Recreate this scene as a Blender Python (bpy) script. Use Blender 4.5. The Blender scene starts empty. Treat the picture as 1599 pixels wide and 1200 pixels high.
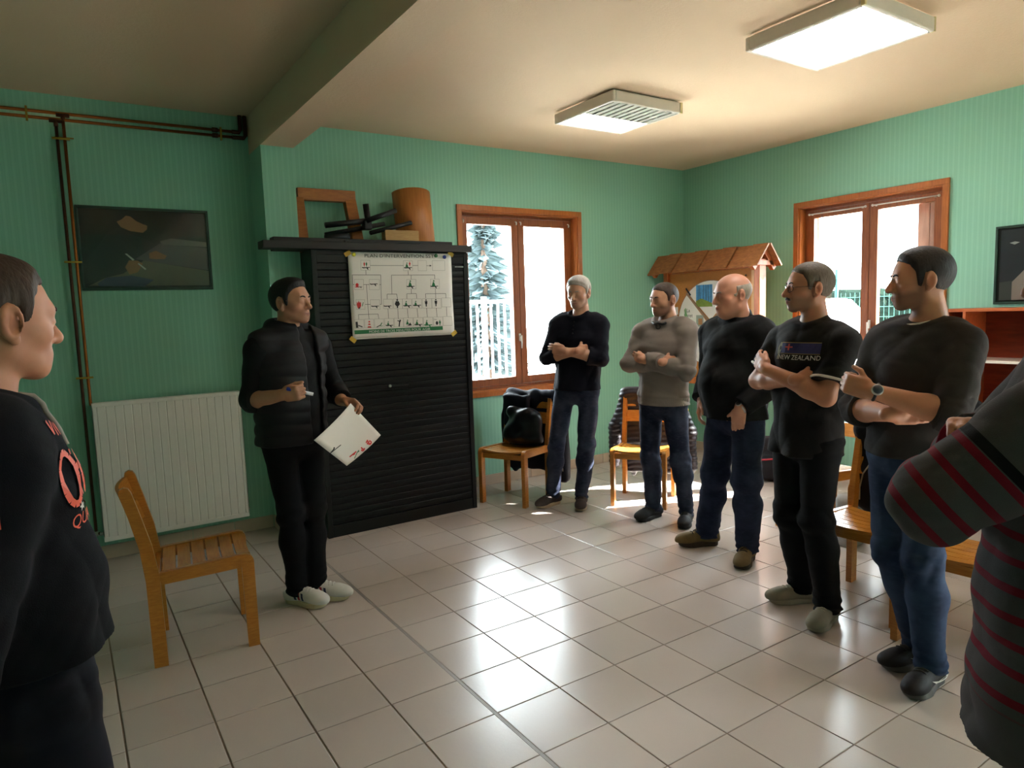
import bpy, bmesh, math, random
import numpy as np
from mathutils import Vector, Matrix

random.seed(7)
rng = np.random.default_rng(7)
scene = bpy.context.scene
col = scene.collection
PI = math.pi

# ------------------------------------------------------------------ camera
F_PX = 1067.54
CAM = np.array([-1.269, -3.338, 1.534])
YAW, PITCH, ROLL = math.radians(33.173), math.radians(-5.988), math.radians(-1.945)
def _cam_axes():
    cy, sy, cp, sp = math.cos(YAW), math.sin(YAW), math.cos(PITCH), math.sin(PITCH)
    f = np.array([sy*cp, cy*cp, sp]); r = np.array([cy, -sy, 0.0]); u = np.cross(r, f)
    cr, sr = math.cos(ROLL), math.sin(ROLL)
    return cr*r + sr*u, -sr*r + cr*u, f
CR, CU, CF = _cam_axes()
cam_data = bpy.data.cameras.new('camera')
cam_data.sensor_fit = 'HORIZONTAL'; cam_data.sensor_width = 36.0
cam_data.lens = F_PX/1599.0*36.0
cam_data.clip_start = 0.05; cam_data.clip_end = 300
cam = bpy.data.objects.new('camera', cam_data); col.objects.link(cam)
cam.matrix_world = Matrix(((CR[0], CU[0], -CF[0], CAM[0]), (CR[1], CU[1], -CF[1], CAM[1]),
                           (CR[2], CU[2], -CF[2], CAM[2]), (0, 0, 0, 1)))
scene.camera = cam
def ray(x, y):
    return CR*((x-799.5)/F_PX) + CU*(-(y-600.0)/F_PX) + CF
def onX(x, y, X): d = ray(x, y); return CAM + d*(X-CAM[0])/d[0]
def onY(x, y, Y): d = ray(x, y); return CAM + d*(Y-CAM[1])/d[1]
def onZ(x, y, Z=0.0): d = ray(x, y); return CAM + d*(Z-CAM[2])/d[2]
def to_px(p):
    d = np.asarray(p, float)-CAM
    return 799.5+F_PX*(d@CR)/(d@CF), 600-F_PX*(d@CU)/(d@CF)

# ------------------------------------------------------------------ light
SUN_EL, SUN_M = math.radians(36.0), 0.44            # sun comes in by the window of the right wall
sun_dir = np.array([1.0, -SUN_M, 0.0]); sun_dir /= np.linalg.norm(sun_dir)
sun_dir = np.array([sun_dir[0]*math.cos(SUN_EL), sun_dir[1]*math.cos(SUN_EL), math.sin(SUN_EL)])
SUN_STRENGTH, SKY_STRENGTH, EXPOSURE = 30.0, 9.5, 1.93
world = bpy.data.worlds.new('world'); scene.world = world; world.use_nodes = True
wn = world.node_tree; wn.nodes.clear()
w_out = wn.nodes.new('ShaderNodeOutputWorld'); w_bg = wn.nodes.new('ShaderNodeBackground')
w_bg.inputs['Color'].default_value = (0.84, 0.93, 1.0, 1); w_bg.inputs['Strength'].default_value = SKY_STRENGTH
wn.links.new(w_bg.outputs[0], w_out.inputs[0])
sun_l = bpy.data.lights.new('sun', 'SUN'); sun_l.energy = SUN_STRENGTH; sun_l.angle = math.radians(0.6)
sun_l.color = (1.0, 0.96, 0.92)
sun_o = bpy.data.objects.new('sun', sun_l); col.objects.link(sun_o)
sun_o.location = (12, -3, 9)
sun_o.rotation_euler = Vector(sun_dir).to_track_quat('Z', 'Y').to_euler()
def portal(loc, rot, sx, sy):                         # guides sky sampling through a window opening, gives no light itself
    l = bpy.data.lights.new('window_portal', 'AREA'); l.shape = 'RECTANGLE'; l.size = sx; l.size_y = sy
    l.cycles.is_portal = True
    o = bpy.data.objects.new('window_portal', l); col.objects.link(o); o.location = loc; o.rotation_euler = rot
portal((2.28, 1.99, 1.62), (-PI/2, 0, 0), 1.25, 1.56)
portal((4.51, -0.15, 1.62), (0, PI/2, 0), 1.56, 1.25)
portal((4.51, -4.45, 1.62), (0, PI/2, 0), 1.56, 1.62)  # portal of the added, unseen window
scene.view_settings.view_transform = 'Standard'; scene.view_settings.look = 'None'
scene.view_settings.gamma = 1.0; scene.view_settings.use_curve_mapping = False
scene.view_settings.exposure = EXPOSURE

# ------------------------------------------------------------------ materials
def lin(c):
    return tuple(((v/255.0)/12.92 if v/255.0 <= 0.04045 else ((v/255.0+0.055)/1.055)**2.4) for v in c) + (1.0,)
class NT:
    def __init__(s, name):
        s.m = bpy.data.materials.new(name); s.m.use_nodes = True
        s.t = s.m.node_tree; s.n = s.t.nodes; s.l = s.t.links
        s.b = s.n['Principled BSDF']
    def node(s, kind, **kw):
        n = s.n.new(kind)
        for k, v in kw.items():
            if k in n.inputs: n.inputs[k].default_value = v
            else: setattr(n, k, v)
        return n
    def link(s, a, b): s.l.new(a, b)
    def math(s, op, a, b=None):
        n = s.n.new('ShaderNodeMath'); n.operation = op
        for i, v in enumerate((a, b)):
            if v is None: continue
            if isinstance(v, (int, float)): n.inputs[i].default_value = v
            else: s.l.new(v, n.inputs[i])
        return n.outputs[0]
    def mix(s, fac, a, b):
        n = s.n.new('ShaderNodeMix'); n.data_type = 'RGBA'
        for i, v in ((0, fac), (6, a), (7, b)):
            if isinstance(v, (int, float, tuple)): n.inputs[i].default_value = v
            else: s.l.new(v, n.inputs[i])
        return n.outputs[2]
    def coords(s, kind='Object'): return s.n.new('ShaderNodeTexCoord').outputs[kind]
    def noise(s, scale, detail=2.0, vec=None, rough=0.5, stretch=None):
        n = s.n.new('ShaderNodeTexNoise'); n.inputs['Scale'].default_value = scale
        n.inputs['Detail'].default_value = detail; n.inputs['Roughness'].default_value = rough
        v = vec if vec is not None else s.coords()
        if stretch:
            mp = s.n.new('ShaderNodeMapping'); mp.inputs['Scale'].default_value = stretch
            s.l.new(v, mp.inputs['Vector']); v = mp.outputs[0]
        s.l.new(v, n.inputs['Vector']); return n.outputs['Fac']
    def ramp(s, fac, lo, hi):
        n = s.n.new('ShaderNodeMapRange'); n.inputs['From Min'].default_value = lo; n.inputs['From Max'].default_value = hi
        s.l.new(fac, n.inputs['Value']); return n.outputs[0]
    def bump(s, h, strength=0.3, dist=0.01):
        n = s.n.new('ShaderNodeBump'); n.inputs['Strength'].default_value = strength; n.inputs['Distance'].default_value = dist
        s.l.new(h, n.inputs['Height']); s.l.new(n.outputs[0], s.b.inputs['Normal'])
    def set(s, **kw):
        for k, v in kw.items():
            k = k.replace('_', ' ')
            if isinstance(v, (int, float, tuple)): s.b.inputs[k].default_value = v
            else: s.l.new(v, s.b.inputs[k])
        return s
MATS = {}
def plain(name, rgb, rough=0.6, metal=0.0, var=0.08, scale=30.0, bump=0.0, bscale=200.0, stretch=None, spec=0.5):
    if name in MATS: return MATS[name]
    t = NT(name); c = lin(rgb)
    f = t.noise(scale, 3, stretch=stretch)
    t.set(Base_Color=t.mix(f, tuple(v*(1-var) for v in c[:3])+(1,), tuple(min(1, v*(1+var)) for v in c[:3])+(1,)),
          Roughness=rough, Metallic=metal)
    t.b.inputs['Specular IOR Level'].default_value = spec
    if bump: t.bump(t.noise(bscale, 3, stretch=stretch), bump, 0.004)
    MATS[name] = t.m; return t.m
def wood(name, rgb, dark, rough=0.4, grain=(3, 3, 40), scale=1.0, coords='Object'):
    if name in MATS: return MATS[name]
    t = NT(name)
    v = t.coords(coords)
    f1 = t.noise(6*scale, 4, vec=v, rough=0.6, stretch=grain)
    f2 = t.noise(2.2*scale, 2, vec=v)
    m = t.mix(t.ramp(f1, 0.3, 0.75), lin(rgb), lin(dark))
    t.set(Base_Color=t.mix(t.math('MULTIPLY', f2, 0.35), m, lin(dark)), Roughness=rough)
    t.bump(f1, 0.08, 0.002)
    MATS[name] = t.m; return t.m

# ------------------------------------------------------------------ mesh helpers
class MB:
    """collects vertices and faces for one mesh"""
    def __init__(s): s.v = []; s.f = []
    def add(s, vs, fs):
        o = len(s.v); s.v += [tuple(map(float, p)) for p in vs]; s.f += [tuple(i+o for i in q) for q in fs]; return s
    def box(s, x0, x1, y0, y1, z0, z1, b=0.0):
        if b <= 0:
            vs = [(x, y, z) for z in (z0, z1) for y in (y0, y1) for x in (x0, x1)]
            return s.add(vs, [(0, 2, 3, 1), (4, 5, 7, 6), (0, 1, 5, 4), (2, 6, 7, 3), (0, 4, 6, 2), (1, 3, 7, 5)])
        bm = bmesh.new(); bmesh.ops.create_cube(bm, size=1)
        for v in bm.verts: v.co = Vector(((x0+x1)/2+v.co.x*(x1-x0), (y0+y1)/2+v.co.y*(y1-y0), (z0+z1)/2+v.co.z*(z1-z0)))
        bmesh.ops.bevel(bm, geom=list(bm.edges), offset=b, segments=2, affect='EDGES', profile=0.5)
        return s.bm(bm)
    def bm(s, bm):
        bm.verts.index_update()
        s.add([v.co[:] for v in bm.verts], [[v.index for v in f.verts] for f in bm.faces]); bm.free(); return s
    def obox(s, c, ax, ay, az, hx, hy, hz, b=0.0):
        """oriented box: centre, unit axes, half sizes"""
        t = MB().box(-hx, hx, -hy, hy, -hz, hz, b); c = np.asarray(c, float)
        return s.add([c+np.asarray(ax)*p[0]+np.asarray(ay)*p[1]+np.asarray(az)*p[2] for p in t.v], t.f)
    def bar(s, a, b_, w, d, up=(0, 0, 1), bev=0.0):
        """box along a-b of width w (sideways) and depth d (along up)"""
        a = np.asarray(a, float); b_ = np.asarray(b_, float); az = b_-a; L = np.linalg.norm(az); az = az/L
        ax = np.cross(az, up); n = np.linalg.norm(ax)
        ax = np.cross(az, (1, 0, 0))/np.linalg.norm(np.cross(az, (1, 0, 0))) if n < 1e-4 else ax/n
        ay = np.cross(az, ax)
        return s.obox((a+b_)/2, ax, ay, az, w/2, d/2, L/2, bev)
    def tube(s, pts, r, n=10, cap=True, closed=False):
        pts = [np.asarray(p, float) for p in pts]; N = len(pts)
        rr = r if hasattr(r, '__len__') else [r]*N
        vs = []; prev = None
        for i, p in enumerate(pts):
            if closed: t = pts[(i+1) % N]-pts[i-1]
            else: t = pts[min(i+1, N-1)]-pts[max(i-1, 0)]
            t = t/(np.linalg.norm(t)+1e-12)
            if prev is None:
                prev = np.cross(t, (0, 0, 1)) if abs(t[2]) < 0.9 else np.cross(t, (1, 0, 0))
            u = prev-t*(prev@t); u /= np.linalg.norm(u)+1e-12; prev = u; w = np.cross(t, u)
            for k in range(n):
                a = 2*PI*k/n; vs.append(p+(u*math.cos(a)+w*math.sin(a))*rr[i])
        fs = []
        for i in range(N if closed else N-1):
            j = (i+1) % N
            for k in range(n): fs.append((i*n+k, i*n+(k+1) % n, j*n+(k+1) % n, j*n+k))
        if cap and not closed:
            fs.append(tuple(range(n-1, -1, -1))); fs.append(tuple(range((N-1)*n, N*n)))
        return s.add(vs, fs)
    def prism(s, poly, axis, a, b_):
        """extrude polygon (2d) along axis 0/1/2 from a to b"""
        n = len(poly); vs = []
        for h in (a, b_):
            for p in poly:
                q = [0, 0, 0]; o = [i for i in range(3) if i != axis]; q[axis] = h; q[o[0]] = p[0]; q[o[1]] = p[1]; vs.append(q)
        fs = [tuple(range(n-1, -1, -1)), tuple(range(n, 2*n))]
        for i in range(n): fs.append((i, (i+1) % n, n+(i+1) % n, n+i))
        return s.add(vs, fs)
    def quad(s, *p): return s.add(p, [tuple(range(len(p)))])
    def sphere(s, c, r, nu=12, nv=8, sc=(1, 1, 1)):
        vs = []; fs = []
        for j in range(nv+1):
            th = PI*j/nv
            for i in range(nu):
                ph = 2*PI*i/nu
                vs.append((c[0]+r*sc[0]*math.sin(th)*math.cos(ph), c[1]+r*sc[1]*math.sin(th)*math.sin(ph), c[2]+r*sc[2]*math.cos(th)))
        for j in range(nv):
            for i in range(nu): fs.append((j*nu+i, (j+1)*nu+i, (j+1)*nu+(i+1) % nu, j*nu+(i+1) % nu))
        return s.add(vs, fs)
    def mesh(s, name, smooth=False):
        me = bpy.data.meshes.new(name); me.from_pydata(s.v, [], s.f)
        bm = bmesh.new(); bm.from_mesh(me); bmesh.ops.recalc_face_normals(bm, faces=bm.faces); bm.to_mesh(me); bm.free()
        if smooth: me.shade_smooth()
        me.update(); return me
def link(name, me, m, parent=None, loc=None):
    o = bpy.data.objects.new(name, me); col.objects.link(o)
    if m is not None and not me.materials: me.materials.append(m)
    if parent is not None: o.parent = parent
    if loc is not None: o.location = loc
    return o
def obj(name, mb, m, parent=None, smooth=False, world_coords=False):
    """one mesh object; world_coords: the vertices are world positions and the parent is an unrotated Empty"""
    me = mb.mesh(name, smooth) if isinstance(mb, MB) else mb
    o = link(name, me, m, parent)
    if world_coords and parent is not None:
        p = parent; off = Vector((0, 0, 0))
        while p is not None: off += p.location; p = p.parent
        o.location = -off
    return o
def tag(o, label=None, cat=None, group=None, kind=None):
    if label: o['label'] = label
    if cat: o['category'] = cat
    if group: o['group'] = group
    if kind: o['kind'] = kind
    return o
def thing(name, label, cat, loc=(0, 0, 0), rotz=0.0, group=None):
    o = bpy.data.objects.new(name, None); col.objects.link(o); o.empty_display_size = 0.1
    o.location = loc; o.rotation_euler = (0, 0, rotz)
    return tag(o, label, cat, group)
def dup(root, loc, rotz, label, group=None):
    r = root.copy(); col.objects.link(r); r.location = loc; r.rotation_euler = (0, 0, rotz); r['label'] = label
    if group: r['group'] = group
    for ch in list(root.children):
        c = ch.copy(); col.objects.link(c); c.parent = r
        for g in list(ch.children):
            d = g.copy(); col.objects.link(d); d.parent = c
    return r
def text_mesh(name, body, size, extrude=0.0):
    """lettering as a flat mesh in the xy plane, centred"""
    cu = bpy.data.curves.new(name, 'FONT'); cu.body = body; cu.size = size; cu.align_x = 'CENTER'; cu.align_y = 'CENTER'
    cu.resolution_u = 3
    o = bpy.data.objects.new(name, cu); col.objects.link(o)
    dg = bpy.context.evaluated_depsgraph_get()
    me = bpy.data.meshes.new_from_object(o.evaluated_get(dg))
    bpy.data.objects.remove(o); bpy.data.curves.remove(cu)
    me.materials.clear(); return me
# ================================================================== THE ROOM
YB, XR, ZC = 1.83, 4.35, 2.96              # back wall, right wall, ceiling
XL, YF = -3.3, -5.6
TW = 0.28                                   # wall thickness
def wallpaper(name, axis):
    t = NT(name); co = t.coords(); sp = t.node('ShaderNodeSeparateXYZ'); t.link(co, sp.inputs[0])
    u = sp.outputs[axis]
    s1 = t.math('PINGPONG', t.math('MULTIPLY', u, 1/0.036), 0.5)          # broad band
    s2 = t.math('PINGPONG', t.math('MULTIPLY', u, 1/0.012), 0.5)          # fine thread lines
    a = t.ramp(s1, 0.30, 0.42); b = t.ramp(s2, 0.30, 0.45)
    n = t.noise(160, 2); big = t.noise(1.2, 2)
    c = t.mix(t.math('MULTIPLY', a, 0.55), lin((132, 190, 166)), lin((152, 206, 184)))
    c = t.mix(t.math('MULTIPLY', b, 0.35), c, lin((122, 178, 158)))
    c = t.mix(t.math('MULTIPLY', n, 0.25), c, lin((156, 206, 180)))
    c = t.mix(t.math('MULTIPLY', big, 0.15), c, lin((128, 178, 152)))
    t.set(Base_Color=c, Roughness=0.62)
    t.bump(t.math('ADD', t.math('MULTIPLY', b, 0.5), n), 0.15, 0.002)
    return t.m
M_wall_x = wallpaper('wallpaper_along_x', 0); M_wall_y = wallpaper('wallpaper_along_y', 1)
t = NT('ceiling_plaster'); n1 = t.noise(55, 5, rough=0.65); n2 = t.noise(1.5, 2); n3 = t.noise(260, 2)
t.set(Base_Color=t.mix(t.math('MULTIPLY', n2, 0.4), lin((214, 188, 158)), lin((196, 172, 142))), Roughness=0.9)
t.bump(t.math('ADD', n1, t.math('MULTIPLY', n3, 0.4)), 0.45, 0.006); M_ceil = t.m
t = NT('floor_tile'); oi = t.node('ShaderNodeObjectInfo'); n1 = t.noise(420, 2, vec=t.node('ShaderNodeNewGeometry').outputs['Position'])
n2 = t.noise(2.4, 3, vec=t.node('ShaderNodeNewGeometry').outputs['Position'])
c = t.mix(oi.outputs['Random'], lin((184, 172, 165)), lin((194, 182, 175)))
c = t.mix(t.math('MULTIPLY', t.ramp(n1, 0.45, 0.7), 0.18), c, lin((158, 144, 132)))
c = t.mix(t.math('MULTIPLY', n2, 0.25), c, lin((178, 166, 156)))
t.set(Base_Color=c, Roughness=t.math('ADD', t.math('MULTIPLY', n1, 0.10), 0.20))
t.bump(t.noise(60, 3, vec=t.node('ShaderNodeNewGeometry').outputs['Position']), 0.10, 0.003); M_tile = t.m
M_grout = plain('grout', (128, 112, 96), 0.9, var=0.2, scale=40)
M_plinth = plain('plinth_tile', (186, 168, 148), 0.4, var=0.12, scale=12)
M_wwood = wood('window_wood', (190, 114, 54), (148, 80, 34), 0.32, (18, 18, 1.2), 1.0)
M_wwood2 = wood('window_wood_dark', (160, 92, 48), (116, 62, 30), 0.35, (18, 18, 1.2), 1.0)
M_white_metal = plain('white_enamel', (222, 220, 214), 0.35, var=0.02)
M_steel = plain('brushed_steel', (190, 190, 188), 0.3, 1.0, var=0.05)
t = NT('window_glass'); t.n.remove(t.b)
g_tr = t.node('ShaderNodeBsdfTransparent'); g_gl = t.node('ShaderNodeBsdfGlossy'); g_gl.inputs['Roughness'].default_value = 0.02
fr = t.node('ShaderNodeFresnel'); fr.inputs['IOR'].default_value = 1.35; mx = t.node('ShaderNodeMixShader')
g_tr.inputs['Color'].default_value = (0.96, 0.98, 0.97, 1)
t.link(fr.outputs[0], mx.inputs[0]); t.link(g_tr.outputs[0], mx.inputs[1]); t.link(g_gl.outputs[0], mx.inputs[2])
t.link(mx.outputs[0], t.n['Material Output'].inputs['Surface']); M_glass = t.m

def struct(name, mb, m, label, smooth=False):
    return tag(obj(name, mb, m, None, smooth), label, None, None, 'structure')
WIN1 = (1.650, 2.906, 0.842, 2.412)         # opening in the back wall: X0, X1, Z0, Z1
WIN2 = (-0.748, 0.458, 0.832, 2.376)        # openings in the right wall: Y0, Y1, Z0, Z1
WIN3_ADDED = (-5.260, -3.640, 0.832, 2.376)  # added opening out of view, lets more daylight reach the left side
# back wall, with its window hole
b = MB()
x0, x1, z0, z1 = WIN1
for q in ((XL-TW, x0, -0.1, ZC+0.1), (x1, XR+TW, -0.1, ZC+0.1), (x0, x1, -0.1, z0), (x0, x1, z1, ZC+0.1)):
    b.box(q[0], q[1], YB, YB+TW, q[2], q[3])
struct('wall_back', b, M_wall_x, 'turquoise striped wallpaper wall with the radiator and the cabinet')
b = MB()
ys = [YF-TW, WIN3_ADDED[0], WIN3_ADDED[1], WIN2[0], WIN2[1], YB]
for i in range(5):
    if i in (1, 3):
        W = WIN3_ADDED if i == 1 else WIN2
        b.box(XR, XR+TW, ys[i], ys[i+1], -0.1, W[2]); b.box(XR, XR+TW, ys[i], ys[i+1], W[3], ZC+0.1)
    else: b.box(XR, XR+TW, ys[i], ys[i+1], -0.1, ZC+0.1)
struct('wall_right', b, M_wall_y, 'turquoise striped wallpaper wall behind the row of standing men')
struct('wall_left', MB().box(XL-TW, XL, YF-TW, YB, -0.1, ZC+0.1), M_wall_y, 'turquoise wallpaper side wall outside the view')
struct('wall_front', MB().box(XL, XR, YF-TW, YF, -0.1, ZC+0.1), M_wall_x, 'turquoise wallpaper wall behind the viewer')
struct('ceiling', MB().box(XL-TW, XR+TW, YF-TW, YB+TW, ZC, ZC+0.2), M_ceil, 'rough cream plaster ceiling')
PX0, PX1, PY0 = -0.05, 0.168, 1.50           # pillar and beam
BZ = 2.705
b = MB().box(PX0, PX1, YF, YB, BZ, ZC, 0.0)
struct('trim_1', b, M_ceil, 'cream plaster ceiling beam running out from the green pillar')
struct('trim_2', MB().box(PX0, PX1, PY0, YB, 0.0, BZ), M_wall_x, 'green wallpapered pillar under the ceiling beam')

# floor: screed with single tiles laid on it
fl = struct('floor', MB().box(XL, XR, YF, YB, -0.12, -0.003), M_grout, 'pale cream ceramic tile floor with brown grout')
T, G = 0.300, 0.0045
def tile_mesh(w, d):
    h = 0.0025
    bt = MB(); e = 0.0022
    bt.add([(-w/2, -d/2, -0.003), (w/2, -d/2, -0.003), (w/2, d/2, -0.003), (-w/2, d/2, -0.003),
            (-w/2, -d/2, -0.001), (w/2, -d/2, -0.001), (w/2, d/2, -0.001), (-w/2, d/2, -0.001),
            (-w/2+e, -d/2+e, 0), (w/2-e, -d/2+e, 0), (w/2-e, d/2-e, 0), (-w/2+e, d/2-e, 0)],
           [(0, 1, 5, 4), (1, 2, 6, 5), (2, 3, 7, 6), (3, 0, 4, 7), (4, 5, 9, 8), (5, 6, 10, 9), (6, 7, 11, 10), (7, 4, 8, 11), (8, 9, 10, 11)])
    return bt
cells = []
for i in range(-12, 16):
    for j in range(-20, 8):
        X0 = i*T + (0.009 if i >= 0 else 0) + G/2; X1 = (i+1)*T + (0.009 if i >= 0 else -0.002) - G/2
        Y0 = j*T + G/2; Y1 = (j+1)*T - G/2
        X0, X1, Y0, Y1 = max(X0, XL), min(X1, XR), max(Y0, YF), min(Y1, YB)
        if X1-X0 < 0.01 or Y1-Y0 < 0.01: continue
        cx, cy = (X0+X1)/2, (Y0+Y1)/2
        d = np.array([cx, cy, 0])-CAM; zc = d@CF
        vis = zc > 0.3
        if vis:
            u, v = to_px((cx, cy, 0)); vis = -170 < u < 1770 and 600 < v < 1330
        cells.append((0 if vis else 1, d@d, X0, X1, Y0, Y1))
cells.sort()
tm = {}; rest = MB()
for k, (vis, dd, X0, X1, Y0, Y1) in enumerate(cells):
    if k < 300 and not vis:
        key = (round(X1-X0, 4), round(Y1-Y0, 4))
        if key not in tm:
            tm[key] = tile_mesh(*key).mesh('tile'); tm[key].materials.append(M_tile)
        o = link('tile', tm[key], None, fl); o.location = ((X0+X1)/2, (Y0+Y1)/2, 0)
    else:
        bt = tile_mesh(X1-X0, Y1-Y0); cx, cy = (X0+X1)/2, (Y0+Y1)/2
        rest.add([(p[0]+cx, p[1]+cy, p[2]) for p in bt.v], bt.f)
obj('expansion_joint', MB().box(-0.0035, 0.0105, YF, YB, -0.003, -0.0008), plain('joint_grey', (138, 132, 126), 0.5, var=0.15, scale=30), fl)
tag(obj('further_tiles', rest, M_tile, fl), kind='stuff')
# tiled skirting, one piece after the other
def skirting(name, label, segs):
    root = bpy.data.objects.new(name, None); col.objects.link(root); tag(root, label, None, None, 'structure')
    cache = {}
    for (ax, a0, a1, w, s) in segs:            # along axis ax from a0 to a1, wall coordinate w, s = direction into the room
        n = max(1, math.ceil((a1-a0)/0.30-0.05)); L = (a1-a0)/n
        for i in range(n):
            key = (ax, s, round(L, 4))
            if key not in cache:
                bb = MB(); h = L/2-0.0015
                if ax == 0: bb.box(-h, h, min(0, s*0.010), max(0, s*0.010), 0.0005, 0.092, 0.002)
                else: bb.box(min(0, s*0.010), max(0, s*0.010), -h, h, 0.0005, 0.092, 0.002)
                cache[key] = bb.mesh('plinth_tile'); cache[key].materials.append(M_plinth)
            o = link('plinth_tile', cache[key], None, root); m = a0+(i+0.5)*L
            o.location = (m, w, 0) if ax == 0 else (w, m, 0)
skirting('baseboard_back', 'beige tile skirting along the radiator wall', [(0, -2.0, PX0-0.011, YB, -1), (1, PY0, YB-0.011, PX0, -1), (0, PX1+0.35, XR-0.011, YB, -1)])
skirting('baseboard_right', 'beige tile skirting along the wall behind the men', [(1, -2.6, YB-0.011, XR, -1)])

# windows ----------------------------------------------------------
def make_window(name, label, W, place, rods, hooks):
    """local frame: u along the wall, w outwards, z up; place(u,w,z) gives the world point"""
    root = bpy.data.objects.new(name, None); col.objects.link(root)
    tag(root, label, None, None, 'structure')
    u0, u1, z0, z1 = W
    def P(mb):
        r = MB(); r.v = [place(*p) for p in mb.v]; r.f = mb.f; return r
    def part(n, mb, m, par=root, smooth=False): return obj(n, P(mb), m, par, smooth)
    c = 0.046                                                              # casing on the wall face
    for q in ((u0-c, u1+c, z1, z1+c), (u0-c, u1+c, z0-c, z0), (u0-c, u0, z0, z1), (u1, u1+c, z0, z1)):
        part('casing', MB().box(q[0], q[1], -0.016, 0.004, q[2], q[3], 0.003), M_wwood)
    rv = 0.010                                                             # reveal lining
    for q in ((u0, u1, z1-rv, z1), (u0, u1, z0, z0+rv), (u0, u0+rv, z0+rv, z1-rv), (u1-rv, u1, z0+rv, z1-rv)):
        part('reveal_board', MB().box(q[0], q[1], 0.0, 0.16, q[2], q[3]), M_wwood)
    fu0, fu1, fz0, fz1 = u0+rv, u1-rv, z0+rv, z1-rv                         # fixed frame
    fw = 0.022
    for q in ((fu0, fu1, fz1-fw, fz1), (fu0, fu1, fz0, fz0+fw), (fu0, fu0+fw, fz0+fw, fz1-fw), (fu1-fw, fu1, fz0+fw, fz1-fw)):
        part('frame', MB().box(q[0], q[1], 0.085, 0.15, q[2], q[3], 0.002), M_wwood2)
    mid = (fu0+fu1)/2
    for k, (a, b_) in enumerate(((fu0+fw, mid-0.002), (mid+0.002, fu1-fw))):
        zt, zb = fz1-fw-0.002, fz0+fw+0.002; st = 0.066
        sash = part('sash', MB().box(a, a+st, 0.078, 0.135, zb, zt, 0.004).box(b_-st, b_, 0.078, 0.135, zb, zt, 0.004)
             .box(a+st, b_-st, 0.079, 0.134, zt-st, zt, 0.004).box(a+st, b_-st, 0.079, 0.134, zb, zb+st, 0.004), M_wwood2)
        part('pane', MB().box(a+st-0.005, b_-st+0.005, 0.104, 0.108, zb+st-0.005, zt-st+0.005), M_glass, sash)
        if rods:
            part('curtain_rod', MB().tube([(a+0.03, 0.064, zt-0.030), (b_-0.03, 0.064, zt-0.030)], 0.0055, 8)
                 .sphere((a+0.028, 0.064, zt-0.03), 0.011, 8, 6).sphere((b_-0.028, 0.064, zt-0.03), 0.011, 8, 6)
                 .box(a+0.05, a+0.06, 0.06, 0.08, zt-0.04, zt-0.025).box(b_-0.06, b_-0.05, 0.06, 0.08, zt-0.04, zt-0.025), M_white_metal, sash, True)
        if hooks:
            for hx in (a+0.022, b_-0.022):
                part('hook', MB().tube([(hx, 0.078, zt-0.03), (hx, 0.062, zt-0.035), (hx, 0.058, zt-0.05), (hx, 0.066, zt-0.058)], 0.006, 7), M_white_metal, sash, True)
    zh = z0+0.46 if hooks else z0+0.50
    part('handle', MB().box(mid-0.026, mid-0.006, 0.066, 0.078, zh-0.035, zh+0.035, 0.003)
         .tube([(mid-0.016, 0.07, zh+0.012), (mid-0.016, 0.045, zh+0.012)], 0.008, 8)
         .tube([(mid-0.016, 0.045, zh+0.018), (mid-0.016, 0.042, zh-0.05), (mid-0.016, 0.046, zh-0.10)], [0.009, 0.008, 0.006], 8), M_white_metal, root, True)
    part('sill', MB().box(u0, u1, 0.13, TW+0.05, z0-0.03, z0), plain('sill_stone', (190, 184, 172), 0.8))
make_window('window_1', 'brown wooden double window behind the grey haired man', WIN1, lambda u, w, z: (u, YB+w, z), False, True)
make_window('window_2', 'brown wooden double window with white curtain rods beside the roofed board', WIN2, lambda u, w, z: (XR+w, u, z), True, False)
make_window('window_3_added', 'added unseen brown double window further along the same wall, brightening the left of the room', WIN3_ADDED, lambda u, w, z: (XR+w, u, z), True, False)
# ================================================================== implicit surfaces -> meshes
f32 = np.float32
def V(*a): return np.array(a if len(a) > 1 else a[0], dtype=float)
def unit(v): v = np.asarray(v, float); return v/(np.linalg.norm(v)+1e-12)
def smin(a, b, k):
    if k <= 0: return np.minimum(a, b)
    h = np.clip(0.5+0.5*(b-a)/k, 0, 1)
    return b+(a-b)*h-k*h*(1-h)
def smax(a, b, k): return -smin(-a, -b, k)
class Rc:                                             # round cone a-b
    def __init__(s, a, b, ra, rb=None):
        s.a = V(a); s.b = V(b); s.ra = ra; s.rb = ra if rb is None else rb
        s.c = (s.a+s.b)/2; s.R = np.linalg.norm(s.b-s.a)/2+max(s.ra, s.rb)
    def box(s): m = max(s.ra, s.rb); return np.minimum(s.a, s.b)-m, np.maximum(s.a, s.b)+m
    def ev(s, P, c, r):
        ab = (s.b-s.a).astype(f32); pa = P-s.a.astype(f32)
        t = np.clip(pa@ab/max(1e-9, float(ab@ab)), 0, 1)
        q = pa-t[:, None]*ab
        return np.sqrt(np.einsum('ij,ij->i', q, q))-(s.ra+(s.rb-s.ra)*t)
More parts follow.
